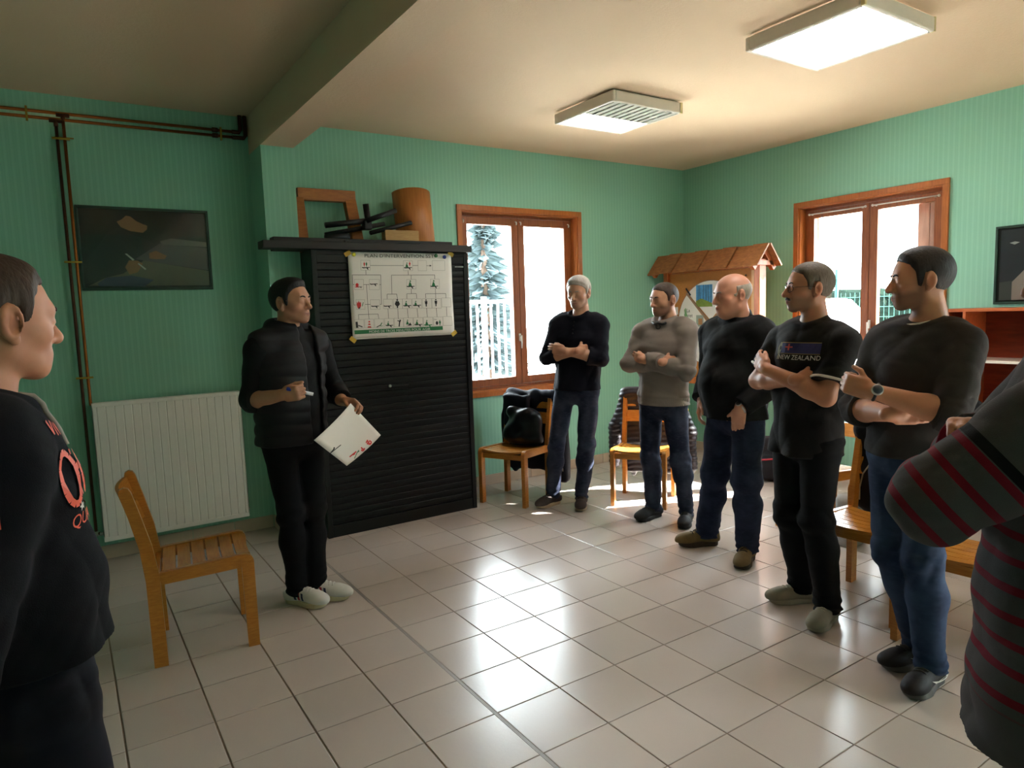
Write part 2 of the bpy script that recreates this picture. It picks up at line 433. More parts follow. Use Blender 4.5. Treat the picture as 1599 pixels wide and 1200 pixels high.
class Ec:                                             # capsule of elliptic section; axes L (rx) and F (ry)
    def __init__(s, a, b, A, B, L, F):
        s.a = V(a); s.b = V(b); s.A = A; s.B = B; s.L = V(L); s.F = V(F)
        s.c = (s.a+s.b)/2; s.R = np.linalg.norm(s.b-s.a)/2+max(A+B)
    def ev(s, P, c, r):
        ab = s.b-s.a; n = np.linalg.norm(ab); d = ab/n
        pa = P-s.a.astype(f32); h = pa@d.astype(f32)
        t = np.clip(h/n, 0, 1); over = h-t*n
        q = pa-(t*n)[:, None]*d.astype(f32)
        rx = s.A[0]+(s.B[0]-s.A[0])*t; ry = s.A[1]+(s.B[1]-s.A[1])*t
        x = q@s.L.astype(f32); y = q@s.F.astype(f32)
        k0 = np.sqrt((x/rx)**2+(y/ry)**2+(over/np.minimum(rx, ry))**2)
        return (k0-1)*np.minimum(rx, ry)*1.05
class El:                                             # ellipsoid, optional axes (rows)
    def __init__(s, c, r, M=None):
        s.c = V(c); s.r = V(r); s.M = np.eye(3) if M is None else np.asarray(M, float); s.R = max(r)
    def ev(s, P, c, r):
        q = (P-s.c.astype(f32))@s.M.T.astype(f32); rr = s.r.astype(f32)
        a = q/rr; b = a/rr
        k0 = np.sqrt(np.einsum('ij,ij->i', a, a)); k1 = np.sqrt(np.einsum('ij,ij->i', b, b))
        return k0*(k0-1)/np.maximum(k1, 1e-6)
class Bx:                                             # rounded box, axes rows
    def __init__(s, c, h, rad, M=None):
        s.c = V(c); s.h = V(h); s.rad = rad; s.M = np.eye(3) if M is None else np.asarray(M, float); s.R = np.linalg.norm(h)+rad
    def ev(s, P, c, r):
        q = np.abs((P-s.c.astype(f32))@s.M.T.astype(f32))-(s.h-s.rad).astype(f32)
        return np.sqrt((np.maximum(q, 0)**2).sum(1))+np.minimum(q.max(1), 0)-s.rad
class To:                                             # torus round axis n
    def __init__(s, c, n, Rr, r, sq=None):
        s.c = V(c); s.n = unit(n); s.Rr = Rr; s.r = r; s.sq = sq; s.R = Rr/(min(1, sq[1]) if sq is not None else 1)+r
    def ev(s, P, c, r):
        q = P-s.c.astype(f32); h = q@s.n.astype(f32); e = q-h[:, None]*s.n.astype(f32)
        if s.sq is not None:
            ax = s.sq[0].astype(f32); e = e+((e@ax)*(s.sq[1]-1))[:, None]*ax
        w = np.sqrt(np.einsum('ij,ij->i', e, e))-s.Rr
        return np.sqrt(w*w+h*h)-s.r
def aabb(q):
    if hasattr(q, 'box'): return q.box()
    return q.c-q.R, q.c+q.R
class U:                                              # smooth union of children
    def __init__(s, k, *ch):
        s.k = k; s.ch = list(ch); bs = [aabb(c) for c in s.ch]; s.lo = np.min([b[0] for b in bs], 0); s.hi = np.max([b[1] for b in bs], 0)
        s.c = (s.lo+s.hi)/2; s.R = max(np.linalg.norm(c.c-s.c)+c.R for c in s.ch)
        s.cc = np.array([c.c for c in s.ch]); s.rr = np.array([c.R for c in s.ch])
    def box(s): return s.lo, s.hi
    def ev(s, P, c, r):
        lb = np.sqrt(((s.cc-c)**2).sum(1))-s.rr-r          # fixed order, so that neighbouring blocks agree
        i0 = int(np.argmin(lb)); e0 = s.ch[i0].ev(P, c, r); ub = float(e0.max()); d = None
        for i in range(len(lb)):
            if i != i0 and lb[i] > ub+s.k: continue
            e = e0 if i == i0 else s.ch[i].ev(P, c, r)
            if d is None: d = e
            else: d = smin(d, e, s.k); ub = min(ub, float(d.max()))
        return d
class Op:                                             # fn(d, P) -> d applied to a child (cuts, folds, carving)
    def __init__(s, ch, fn, grow=0.0): s.ch = ch; s.fn = fn; s.c = ch.c; s.R = ch.R+grow; s.g = grow
    def box(s): lo, hi = aabb(s.ch); return lo-s.g, hi+s.g
    def ev(s, P, c, r): return s.fn(s.ch.ev(P, c, r), P)
class Xf:                                             # child given in a local frame: rows of M are the local axes in world
    def __init__(s, ch, o, M, sc=1.0):
        s.ch = ch; s.o = V(o); s.M = np.asarray(M, float); s.sc = sc
        s.c = s.o+(ch.c*sc)@s.M; s.R = ch.R*sc
    def box(s):
        lo, hi = aabb(s.ch); q = np.array([[(lo, hi)[i][0], (lo, hi)[j][1], (lo, hi)[k][2]] for i in (0, 1) for j in (0, 1) for k in (0, 1)])
        w = s.o+(q*s.sc)@s.M; return w.min(0), w.max(0)
    def ev(s, P, c, r):
        q = ((P-s.o.astype(f32))@s.M.T.astype(f32))/f32(s.sc)
        return s.ch.ev(q.astype(f32), ((c-s.o)@s.M.T)/s.sc, r/s.sc)*s.sc
def cut(ch, *planes, k=0.0):                          # keep the side the normals point away from
    pl = [(V(p), unit(n)) for p, n in planes]
    def fn(d, P):
        for p, n in pl: d = smax(d, (P-p.astype(f32))@n.astype(f32), k)
        return d
    return Op(ch, fn)
def polygonize(node, h, pad=0.01):
    B = 10; s = B*h
    lo, hi = aabb(node); lo = lo-pad; n = np.ceil((hi+pad-lo)/s).astype(int)+1
    gi = np.stack(np.meshgrid(*[np.arange(v) for v in n], indexing='ij'), -1).reshape(-1, 3)
    cen = lo+(gi+0.5)*s; act = []
    for i in range(0, len(cen), 20000):
        d = node.ev(cen[i:i+20000].astype(f32), node.c, node.R*2)
        act.append(np.abs(d) < s*0.87*1.45+0.004)
    gi = gi[np.concatenate(act)]
    g = np.arange(B+1)
    loc = np.stack(np.meshgrid(g, g, g, indexing='ij'), -1).reshape(-1, 3)
    D = np.empty((len(gi), B+1, B+1, B+1), f32)
    keep = np.zeros(len(gi), bool)
    for i, b in enumerate(gi):
        o = lo+b*s
        d = node.ev((lo+(b*B+loc)*h).astype(f32), o+s/2, s*0.87)
        D[i] = d.reshape(B+1, B+1, B+1); keep[i] = (d.min() < 0) and (d.max() >= 0)
    gi = gi[keep]; D = D[keep]; S = D < 0
    cnt = np.zeros((len(gi), B, B, B), np.int8)
    for dx in (0, 1):
        for dy in (0, 1):
            for dz in (0, 1): cnt += S[:, dx:dx+B, dy:dy+B, dz:dz+B]
    bi, x, y, z = np.nonzero((cnt > 0) & (cnt < 8))
    acc = np.zeros((len(bi), 3)); w = np.zeros(len(bi))
    cor = [(a, b, c) for a in (0, 1) for b in (0, 1) for c in (0, 1)]
    val = {q: D[bi, x+q[0], y+q[1], z+q[2]] for q in cor}
    for q in cor:
        for ax in range(3):
            if q[ax]: continue
            e = list(q); e[ax] = 1; e = tuple(e); a, b = val[q], val[e]; m = (a < 0) != (b < 0)
            t = np.where(m, a/np.where(m, a-b, 1), 0)
            p = np.tile(np.array(q, float), (len(bi), 1)); p[:, ax] += t
            acc += p*m[:, None]; w += m
    N = n.max()*B+4
    base = gi[bi]*B
    cell = base+np.stack([x, y, z], 1)
    vert = lo+(cell+acc/w[:, None])*h
    key = (cell[:, 0].astype(np.int64)*N+cell[:, 1])*N+cell[:, 2]
    so = np.argsort(key); ks = key[so]
    def look(c):
        k = (c[:, 0].astype(np.int64)*N+c[:, 1])*N+c[:, 2]
        i = np.searchsorted(ks, k); i = np.minimum(i, len(ks)-1)
        return np.where(ks[i] == k, so[i], -1)
    quads = []
    for ax in range(3):
        sl0 = [slice(0, B)]*3; sl1 = [slice(0, B)]*3; sl1[ax] = slice(1, B+1)
        a = S[(slice(None), *sl0)]; b = S[(slice(None), *sl1)]
        ei, ex, ey, ez = np.nonzero(a != b)
        inside = a[ei, ex, ey, ez]
        c0 = gi[ei]*B+np.stack([ex, ey, ez], 1)
        u, v = [(1, 2), (2, 0), (0, 1)][ax]
        du = np.zeros(3, int); du[u] = 1; dv = np.zeros(3, int); dv[v] = 1
        q = np.stack([look(c0-du-dv), look(c0-dv), look(c0), look(c0-du)], 1)
        q[~inside] = q[~inside][:, ::-1]
        quads.append(q[(q >= 0).all(1)])
    return vert, np.concatenate(quads)
def np_mesh(name, vert, quads, smooth=True):
    me = bpy.data.meshes.new(name)
    me.vertices.add(len(vert)); me.vertices.foreach_set('co', np.ascontiguousarray(vert, dtype=f32).ravel())
    me.loops.add(len(quads)*4); me.loops.foreach_set('vertex_index', np.ascontiguousarray(quads, dtype=np.int32).ravel())
    me.polygons.add(len(quads)); me.polygons.foreach_set('loop_start', np.arange(0, len(quads)*4, 4, dtype=np.int32))
    me.update(calc_edges=True); me.validate()
    if smooth: me.shade_smooth()
    return me
def sdf_obj(name, node, h, m, parent, root=None, colfn=None, attr=None):
    """mesh object from an implicit shape given in world coordinates; root = thing Empty (unrotated)"""
    v, q = polygonize(node, h)
    me = np_mesh(name, v, q)
    if colfn is not None:
        c = colfn(v); a = me.color_attributes.new('Col', 'FLOAT_COLOR', 'POINT')
        a.data.foreach_set('color', np.concatenate([c, np.ones((len(c), 1))], 1).astype(f32).ravel())
    if attr is not None:
        for nm, fn in attr.items():
            a = me.attributes.new(nm, 'FLOAT', 'POINT'); a.data.foreach_set('value', fn(v).astype(f32))
    return obj(name, me, m, parent, world_coords=True)
class Folds:
    """soft cloth folds: a sum of slanted waves, seeded"""
    def __init__(s, seed, n=6, lo=14, hi=45, bias=(1, 1, 1), ridge=False):
        s.ridge = ridge
        r = np.random.default_rng(seed); k = r.normal(size=(n, 3))*np.array(bias); k /= np.linalg.norm(k, axis=1)[:, None]
        s.k = (k*r.uniform(lo, hi, n)[:, None]).astype(f32); s.p = r.uniform(0, 6.28, n).astype(f32); s.n = n
        s.j = (r.normal(size=(n, 3))*7).astype(f32)
    def __call__(s, P):
        o = 0
        for i in range(s.n):
            a = P@s.k[i]+s.p[i]+1.3*np.sin(P@s.j[i])
            o = o+(1.0-2.0*np.abs(np.sin(a*0.5)) if s.ridge else np.sin(a))
        return o/s.n
def ray_hit(node, p, d, tmax=1.5):
    """march rays p + t d onto the shape; returns points"""
    p = np.asarray(p, float); d = np.asarray(d, float); d = d/np.linalg.norm(d, axis=-1, keepdims=True); t = np.zeros(len(p))
    for _ in range(34):
        q = p+t[:, None]*d
        e = node.ev(q.astype(f32), q.mean(0), 2.0)
        t = np.minimum(t+e*0.8, tmax)
    return p+t[:, None]*d
# ================================================================== THINGS IN THE ROOM
M_black_lacquer = plain('black_lacquer', (9, 7, 8), 0.4, var=0.15, scale=8, spec=0.35)
M_black_slat = plain('black_slat', (7, 6, 7), 0.42, var=0.12, scale=10, spec=0.3)
M_black_paint = plain('black_painted_wood', (26, 20, 18), 0.55, var=0.25, scale=14)
M_black_dull = plain('black_metal_tube', (14, 14, 18), 0.5)
M_beech = wood('beech_varnish', (196, 132, 52), (164, 98, 32), 0.28, (2.5, 2.5, 14), 1.5)
M_beech_slat = wood('beech_varnish_slat', (200, 138, 58), (168, 104, 38), 0.26, (1, 12, 12), 1.5)
M_copper = plain('copper_pipe', (158, 92, 40), 0.38, 0.85, var=0.3, scale=14)
M_copper_dark = plain('tarnished_copper', (86, 52, 34), 0.5, 0.7, var=0.35, scale=20)
M_brass = plain('brass_fitting', (168, 140, 60), 0.35, 0.9)
M_rad = plain('radiator_enamel', (238, 235, 230), 0.4, var=0.015)
M_paper = plain('white_paper', (226, 222, 216), 0.7, var=0.02)
M_ink = plain('black_ink', (26, 24, 26), 0.6)
M_green_ink = plain('green_ink', (22, 112, 62), 0.6)
M_red_ink = plain('red_ink', (206, 42, 40), 0.6)
M_tape = plain('yellow_tape', (206, 166, 50), 0.5, var=0.12, scale=60)

# ---- roller shutter cabinet
CX0, CX1, CY0, CY1, CZ = 0.172, 1.375, 1.27, 1.70, 1.998
cab = thing('roller_shutter_cabinet', 'tall black tambour cabinet carrying the intervention plan poster', 'cabinet', ((CX0+CX1)/2, (CY0+CY1)/2, 0))
def cpart(n, mb, m, par=cab): return obj(n, mb, m, par, world_coords=True)
cpart('side_panel', MB().box(CX0, CX0+0.035, CY0, CY1, 0.0, CZ, 0.002), M_black_lacquer)
cpart('side_panel', MB().box(CX1-0.035, CX1, CY0, CY1, 0.0, CZ, 0.002), M_black_lacquer)
cpart('back_panel', MB().box(CX0+0.035, CX1-0.035, CY1-0.01, CY1, 0.0, CZ-0.03), M_black_lacquer)
cpart('top_panel', MB().box(CX0+0.035, CX1-0.035, CY0+0.001, CY1-0.01, CZ-0.03, CZ-0.001), M_black_lacquer)
cpart('plinth', MB().box(CX0+0.036, CX1-0.036, CY0+0.004, CY0+0.03, 0.0, 0.085, 0.002), M_black_lacquer)
cpart('header', MB().box(CX0+0.036, CX1-0.036, CY0+0.004, CY0+0.03, CZ-0.085, CZ-0.031, 0.002), M_black_lacquer)
ns = 38; zs0, zs1 = 0.087, CZ-0.087; ph = (zs1-zs0)/ns
sm = MB().prism([(CY0+0.012, -ph/2+0.0005), (CY0+0.0085, -ph/2+0.004), (CY0+0.0072, 0), (CY0+0.0085, ph/2-0.004), (CY0+0.012, ph/2-0.0005), (CY0+0.02, ph/2-0.0005), (CY0+0.02, -ph/2+0.0005)],
               0, CX0+0.037, CX1-0.037).mesh('slat')
sm.materials.append(M_black_slat)
for i in range(ns):
    o = link('slat', sm, None, cab); o.location = (-(CX0+CX1)/2, -(CY0+CY1)/2, zs0+(i+0.5)*ph)
hx, _, hz = onY(609, 603, CY0)
cpart('lock_bar', MB().box(hx+0.015, hx+0.15, CY0-0.006, CY0+0.009, hz-0.012, hz-0.002, 0.002), M_black_lacquer)
cpart('key_lock', MB().tube([(hx, CY0+0.009, hz), (hx, CY0-0.006, hz)], 0.011, 12).box(hx-0.002, hx+0.002, CY0-0.010, CY0-0.005, hz-0.008, hz+0.008), M_steel)
cpart('guide_strip', MB().box(CX1-0.11, CX1-0.037, CY0+0.0015, CY0+0.0035, 1.888, 1.894), M_steel)

# ---- poster on the cabinet door
pw, phh = 0.805, 0.605
PXc, PZc = 0.826, 1.684
poster = thing('safety_poster', 'white first aid flow chart poster taped to the black cabinet', 'poster', (PXc, CY0+0.0035, PZc))
def poster_pt(u, v, off=0.0):                      # u,v in 0..1 from the top left corner
    x = (u-0.5)*pw; z = (0.5-v)*phh
    bow = 0.006*math.cos(u*7)*(0.3+v)+0.003*math.sin(v*9)
    return (x, -0.008-bow-off, z)
def hom(src):
    A = []; bb = []
    for (x, y), (u, v) in zip(src, ((0, 0), (1, 0), (1, 1), (0, 1))):
        A += [[x, y, 1, 0, 0, 0, -u*x, -u*y], [0, 0, 0, x, y, 1, -v*x, -v*y]]; bb += [u, v]
    h = np.linalg.solve(np.array(A, float), np.array(bb, float)); return np.append(h, 1).reshape(3, 3)
HP = hom([(110, 75), (1318, 100), (1335, 1045), (145, 1110)])
def pc(x, y): q = HP@np.array([x, y, 1.0]); return q[0]/q[2], q[1]/q[2]
gm = MB(); NU, NV = 24, 16
for j in range(NV+1):
    for i in range(NU+1): gm.v.append(poster_pt(i/NU, j/NV))
for j in range(NV):
    for i in range(NU): gm.f.append((j*(NU+1)+i, (j+1)*(NU+1)+i, (j+1)*(NU+1)+i+1, j*(NU+1)+i+1))
pm = gm.mesh('sheet', True)
sh = obj('sheet', pm, M_paper, poster); md = sh.modifiers.new('thickness', 'SOLIDIFY'); md.thickness = 0.0006; md.offset = 0
class Print:
    """flat print in crop coordinates of the poster, laid on the bowed sheet"""
    def __init__(s): s.b = {}
    def mb(s, m): return s.b.setdefault(m, MB())
    def poly(s, m, pts, off=0.0012):
        uv = [pc(*p) for p in pts]
        s.mb(m).add([poster_pt(u, v, off) for u, v in uv], [tuple(range(len(uv)))])
    def line(s, m, a, b, w=4.0):
        a = np.array(a, float); b = np.array(b, float); n = max(1, int(np.linalg.norm(b-a)/50)); d = (b-a)/np.linalg.norm(b-a)
        e = np.array([-d[1], d[0]])*w/2
        for i in range(n):
            p = a+(b-a)*i/n; q = a+(b-a)*(i+1)/n
            s.poly(m, [p-e, q-e, q+e, p+e])
    def frame(s, m, x0, y0, x1, y1, w=2.5):
        for a, b in (((x0, y0), (x1, y0)), ((x1, y0), (x1, y1)), ((x1, y1), (x0, y1)), ((x0, y1), (x0, y0))): s.line(m, a, b, w)
    def disc(s, m, x, y, rx, ry=None, n=12):
        ry = ry or rx; s.poly(m, [(x+rx*math.cos(2*PI*i/n), y+ry*math.sin(2*PI*i/n)) for i in range(n)])
pr = Print()
BLK, GRN, RED = 'ink', 'green', 'red'
grey = 'grey'
frames = [(262, 175, 372, 292), (762, 182, 868, 297), (932, 178, 1030, 298), (1098, 180, 1242, 296),
          (180, 400, 288, 520), (357, 400, 478, 522), (196, 640, 300, 752), (366, 640, 478, 752),
          (798, 400, 905, 512), (1074, 396, 1174, 508), (1198, 618, 1303, 722), (1203, 836, 1308, 940)]
frames += [(x, 632-i*1.5, x+106, 744-i*1.5) for i, x in enumerate((522, 640, 745, 860, 976, 1084))]
frames += [(x, 872-i*4, x+108, 975-i*4) for i, x in enumerate((170, 290, 408, 528, 642, 752, 866, 978, 1094))]
for f_ in frames: pr.frame(grey, *f_)
for a, b in [((372, 237), (762, 237)), ((868, 237), (932, 237)), ((1030, 239), (1080, 239)), ((318, 292), (320, 348)), ((158, 348), (494, 348)),
             ((158, 348), (170, 702)), ((494, 348), (499, 692)), ((288, 461), (357, 461)), ((325, 461), (342, 868)), ((302, 694), (366, 694)), ((165, 461), (182, 461)),
             ((478, 461), (495, 461)), ((478, 692), (499, 692)), ((168, 702), (190, 702)), ((220, 814), (452, 808)), ((220, 814), (220, 872)), ((452, 808), (460, 864)),
             ((814, 297), (818, 348)), ((620, 350), (1122, 348)), ((620, 350), (625, 572)), ((850, 348), (850, 400)), ((1122, 348), (1122, 396)), ((568, 574), (682, 572)),
             ((568, 574), (568, 630)), ((682, 572), (688, 628)), ((851, 512), (852, 566)), ((798, 568), (908, 566)), ((798, 568), (798, 626)), ((908, 566), (912, 624)),
             ((1128, 508), (1130, 620)), ((1014, 568), (1248, 566)), ((1014, 568), (1016, 622)), ((1248, 566), (1248, 618)),
             ((573, 744), (576, 858)), ((688, 742), (692, 866)), ((800, 740), (806, 852)), ((912, 738), (918, 846)), ((1022, 736), (1024, 842)), ((1132, 734), (1135, 838)), ((1250, 722), (1250, 832))]:
    pr.line(BLK, a, b, 4.5)
pr.poly(BLK, [(1066, 228), (1090, 239), (1066, 250)])
def lying(x, y, m=BLK, s=1.0):                       # a lying figure
    pr.poly(m, [(x-40*s, y-6*s), (x+40*s, y-10*s), (x+42*s, y-2*s), (x-38*s, y+6*s)]); pr.disc(m, x-44*s, y-4*s, 7*s)
    pr.poly(m, [(x, y), (x+16*s, y-4*s), (x+26*s, y+20*s), (x+16*s, y+22*s)])
def kneel(x, y, m=GRN, s=1.0):                       # a kneeling helper
    pr.poly(m, [(x-22*s, y), (x+22*s, y), (x+12*s, y-32*s), (x+2*s, y-50*s), (x-8*s, y-50*s)]); pr.disc(m, x+2*s, y-62*s, 9*s)
def stand(x, y, m=BLK, s=1.0):
    pr.disc(m, x, y-42*s, 9*s); pr.poly(m, [(x-16*s, y-30*s), (x+16*s, y-30*s), (x+14*s, y+6*s), (x+8*s, y+6*s), (x+6*s, y+40*s), (x-6*s, y+40*s), (x-8*s, y+6*s), (x-14*s, y+6*s)])
lying(325, 265); stand(302, 226, RED, 0.6); stand(328, 226, GRN, 0.6)
lying(820, 266); kneel(802, 258, GRN, 0.8); stand(836, 222, RED, 0.6)
pr.disc(RED, 213, 466, 19, 22); pr.poly(RED, [(190, 486), (238, 484), (238, 494), (190, 496)]); lying(250, 490, BLK, 0.6)
lying(415, 458); lying(425, 718)
pr.poly(RED, [(202, 700), (208, 660), (218, 680), (228, 650), (240, 676), (252, 662), (256, 710), (240, 744), (216, 744)]); pr.poly(BLK, [(216, 744), (210, 716), (228, 696), (246, 720), (240, 746)])
pr.line(GRN, (282, 668), (270, 716), 8)
lying(848, 486); kneel(838, 482); lying(1120, 484); kneel(1108, 480)
lying(574, 716); stand(686, 690, BLK, 1.15); pr.poly(BLK, [(656, 690), (668, 662), (706, 662), (716, 690), (700, 712), (672, 712)])
lying(805, 712); kneel(788, 710, GRN, 0.8); lying(918, 708); kneel(898, 708, GRN, 0.8)
stand(1018, 682, BLK, 0.95); stand(1130, 678, BLK, 0.95)
pr.poly(BLK, [(180, 900), (206, 898), (212, 970), (184, 972)]); pr.line(BLK, (212, 942), (262, 960), 12)
for yy, w_ in ((896, 12), (926, 16), (958, 24)): pr.poly(RED, [(344-w_*0.7, yy-6), (344+w_*0.7, yy-6), (344+w_, yy+10), (344-w_, yy+10)])
pr.line(BLK, (430, 962), (478, 938), 9); pr.line(GRN, (478, 940), (496, 908), 10); pr.line(GRN, (470, 950), (506, 946), 6)
lying(588, 944); kneel(570, 942, GRN, 0.7); pr.line(BLK, (680, 884), (716, 896), 10); pr.line(BLK, (706, 890), (698, 954), 14); pr.disc(BLK, 712, 882, 9)
kneel(796, 930, GRN, 0.8); pr.poly(BLK, [(772, 948), (846, 940), (826, 906), (806, 938)])
kneel(905, 932, GRN, 0.8); lying(925, 934); kneel(1016, 934, GRN, 0.8); lying(1036, 938, GRN)
pr.disc(BLK, 1132, 912, 15, 22); stand(1166, 912, GRN, 0.7); pr.line(BLK, (1098, 868), (1130, 872), 4)
pr.line(GRN, (165, 1024), (600, 1000), 47); pr.line(GRN, (600, 1000), (1198, 970), 44)
pr.line(grey, (190, 1084), (560, 1066), 3)
PM = {BLK: M_ink, GRN: M_green_ink, RED: M_red_ink, grey: plain('grey_ink', (128, 124, 118), 0.6)}
for k_, mb_ in pr.b.items(): tag(obj('print', mb_, PM[k_], poster), kind='stuff')
def lay_text(body, size, x, y, ang, m, name='lettering', xs=1.0):
    me = text_mesh(name, body, 1.0)
    co = np.zeros(len(me.vertices)*3); me.vertices.foreach_get('co', co); co = co.reshape(-1, 3)
    ca, sa = math.cos(ang), math.sin(ang); out = []
    for p in co:
        px, py = p[0]*size*xs, p[1]*size
        u, v = pc(x+px*ca+py*sa, y+px*sa-py*ca); out.append(poster_pt(u, v, 0.0035))
    me.vertices.foreach_set('co', np.array(out).ravel()); me.update(); link(name, me, m, poster)
lay_text("PLAN D'INTERVENTION SST", 58, 712, 127, 0.008, M_ink, xs=1.12)
lay_text('MOINS DE TROIS MINUTES POUR AGIR', 42, 695, 1001, -0.047, M_paper, xs=0.98)
for uu, vv, a in ((0.0, 0.02, 0.5), (1.0, 0.0, -0.6), (0.0, 1.0, -0.7), (0.995, 0.985, 0.6)):
    p = poster_pt(uu, vv, 0.002); ca, sa = math.cos(a), math.sin(a)
    obj('tape', MB().obox(p, (ca, 0, sa), (0, 1, 0), (-sa, 0, ca), 0.024, 0.0006, 0.015), M_tape, poster)
for nm, rgb, (px_, py_), lab in (('magnet', (206, 196, 30), (182, 108), 'round yellow magnet on the poster corner'), ('magnet', (30, 98, 58), (1142, 122), 'round green magnet beside the poster title'), ('magnet', (52, 72, 160), (1240, 138), 'round blue magnet on the poster')):
    u, v = pc(px_, py_); p = poster_pt(u, v, 0.001); p = (p[0]+PXc, p[1]+CY0+0.0035, p[2]+PZc)
    tag(obj(nm, MB().tube([p, (p[0], p[1]-0.006, p[2])], 0.014, 16).tube([(p[0], p[1]-0.006, p[2]), (p[0], p[1]-0.009, p[2])], [0.014, 0.010], 16), plain('magnet_'+str(rgb), rgb, 0.3), None), lab, 'magnet')

# ---- things lying on top of the cabinet
o = thing('wooden_plank', 'long dark plank projecting past both sides of the cabinet top', 'plank', (0.62, 1.22, CZ))
obj('board', MB().box(-0.145, 1.385, 1.225, 1.365, CZ+0.0005, CZ+0.050, 0.003).box(-0.15, 1.387, 1.222, 1.24, CZ+0.0005, CZ+0.008), M_black_paint, o, world_coords=True)
obj('end_cap', MB().box(1.3855, 1.397, 1.235, 1.355, CZ+0.006, CZ+0.046, 0.002), M_black_dull, o, world_coords=True)
tag(obj('second_plank', MB().bar((-0.04, 1.425, CZ+0.046), (1.31, 1.425, CZ+0.046), 0.09, 0.09, bev=0.004), M_black_paint), 'dark wooden beam lying behind the long plank on the cabinet', 'plank')
tag(obj('thin_rod', MB().bar((0.42, 1.30, CZ+0.062), (0.98, 1.26, CZ+0.062), 0.03, 0.018, bev=0.002), M_black_dull), 'thin black bar lying on the long plank', 'bar')
zt = CZ+0.0
# orange wooden frame leaning at the wall
fr_ = thing('open_timber_box', 'honey coloured open wooden box frame standing on the cabinet beside the pillar', 'box', (0.5, 1.62, CZ))
M_honey = wood('honey_wood', (182, 110, 40), (140, 78, 26), 0.45, (2, 2, 10))
def fb(a, b_): return MB().bar(a, b_, 0.060, 0.085, up=unit_cross(a, b_), bev=0.002)
def unit_cross(a, b_):
    d = np.asarray(b_)-np.asarray(a); n = np.cross(d, (0, 1, 0.0)); return n/np.linalg.norm(n)
A0, A1, A2, A3 = onY(463, 303, 1.74), onY(545, 308, 1.74), onY(560, 371, 1.64), onY(472, 371, 1.66)
A0[0] = max(A0[0], PX1+0.046)
A2[2] = CZ+0.014; A3[2] = CZ+0.014
obj('top_rail', fb(A0, A1+np.array([0.04, 0, 0])), M_honey, fr_, world_coords=True)
obj('stile', fb(A1+np.array([0, -0.001, -0.03]), A2), M_honey, fr_, world_coords=True)
obj('stile', fb(A0+np.array([0.0, -0.001, -0.03]), A3), M_honey, fr_, world_coords=True)
# bundle of black folding stand legs
st = thing('folding_stand', 'bundle of black tubes folded together on the cabinet top', 'stand', (0.75, 1.56, CZ))
S = lambda x, y, Y=1.56: onY(x, y, Y)
for a, b_, r in ((S(508, 352), S(574, 345), 0.021), (S(572, 345, 1.53), S(618, 329, 1.53), 0.020), (S(571, 319, 1.58), S(577, 358, 1.58), 0.022), (S(578, 364, 1.50), S(642, 348, 1.50), 0.017), (S(508, 367, 1.60), S(600, 350, 1.60), 0.018)):
    obj('tube', MB().tube([a, b_], r, 10), M_black_dull, st, True, True)
obj('hub', MB().box(*(lambda c: (c[0]-0.03, c[0]+0.03, c[1]-0.03, c[1]+0.03, c[2]-0.035, c[2]+0.035))(S(573, 352, 1.555)), 0.008), M_black_dull, st, world_coords=True)
obj('foot', MB().tube([S(508, 371, 1.56), S(545, 370, 1.56)], 0.026, 10), M_black_dull, st, True, True)
# curved wooden panel and pale block
cp = MB(); c0 = onY(650, 330, 1.62); Rr = 0.20; zb_, zt_ = CZ, onY(640, 296, 1.62)[2]
M_curve = wood('curved_plywood', (188, 122, 60), (160, 96, 42), 0.45, (10, 10, 1))
for k in range(2):
    pass
N_ = 16; xl, xr = onY(618, 300, 1.62)[0], onY(676, 300, 1.62)[0]; mid_, half = (xl+xr)/2, (xr-xl)/2
def ring(z, inset, lean, tilt):
    out = []
    for i in range(N_+1):
        a = -PI/2*1.0+PI*i/N_
        x = mid_+lean+(half-inset)*math.sin(a); y = 1.70-(0.13-inset)*math.cos(a)
        out.append((x, y, z+tilt*math.cos(a)))
    return out
rs = [ring(zt_-0.02, 0, 0, 0.03), ring(CZ+0.001, 0, 0.035, 0), ring(CZ+0.001, 0.016, 0.035, 0), ring(zt_-0.02, 0.016, 0, 0.03)]
for q in rs: cp.v += q
m_ = N_+1
for k in range(4):
    for i in range(N_):
        a, b_ = k*m_, ((k+1) % 4)*m_
        cp.f.append((a+i, a+i+1, b_+i+1, b_+i))
cp.f += [(0, m_, 2*m_, 3*m_), (N_, 3*m_+N_, 2*m_+N_, m_+N_)]
tag(obj('curved_panel', cp, M_curve, None, True), 'half round bent plywood panel standing on the cabinet', 'panel')
q0, q1 = onY(600, 359, 1.50), onY(653, 372, 1.50)
tag(obj('wooden_block', MB().box(q0[0], q1[0], 1.485, 1.555, CZ+0.001, q0[2], 0.003), wood('pale_wood', (196, 158, 98), (170, 128, 72), 0.6)), 'pale plain wooden block in front of the bent plywood panel', 'block')

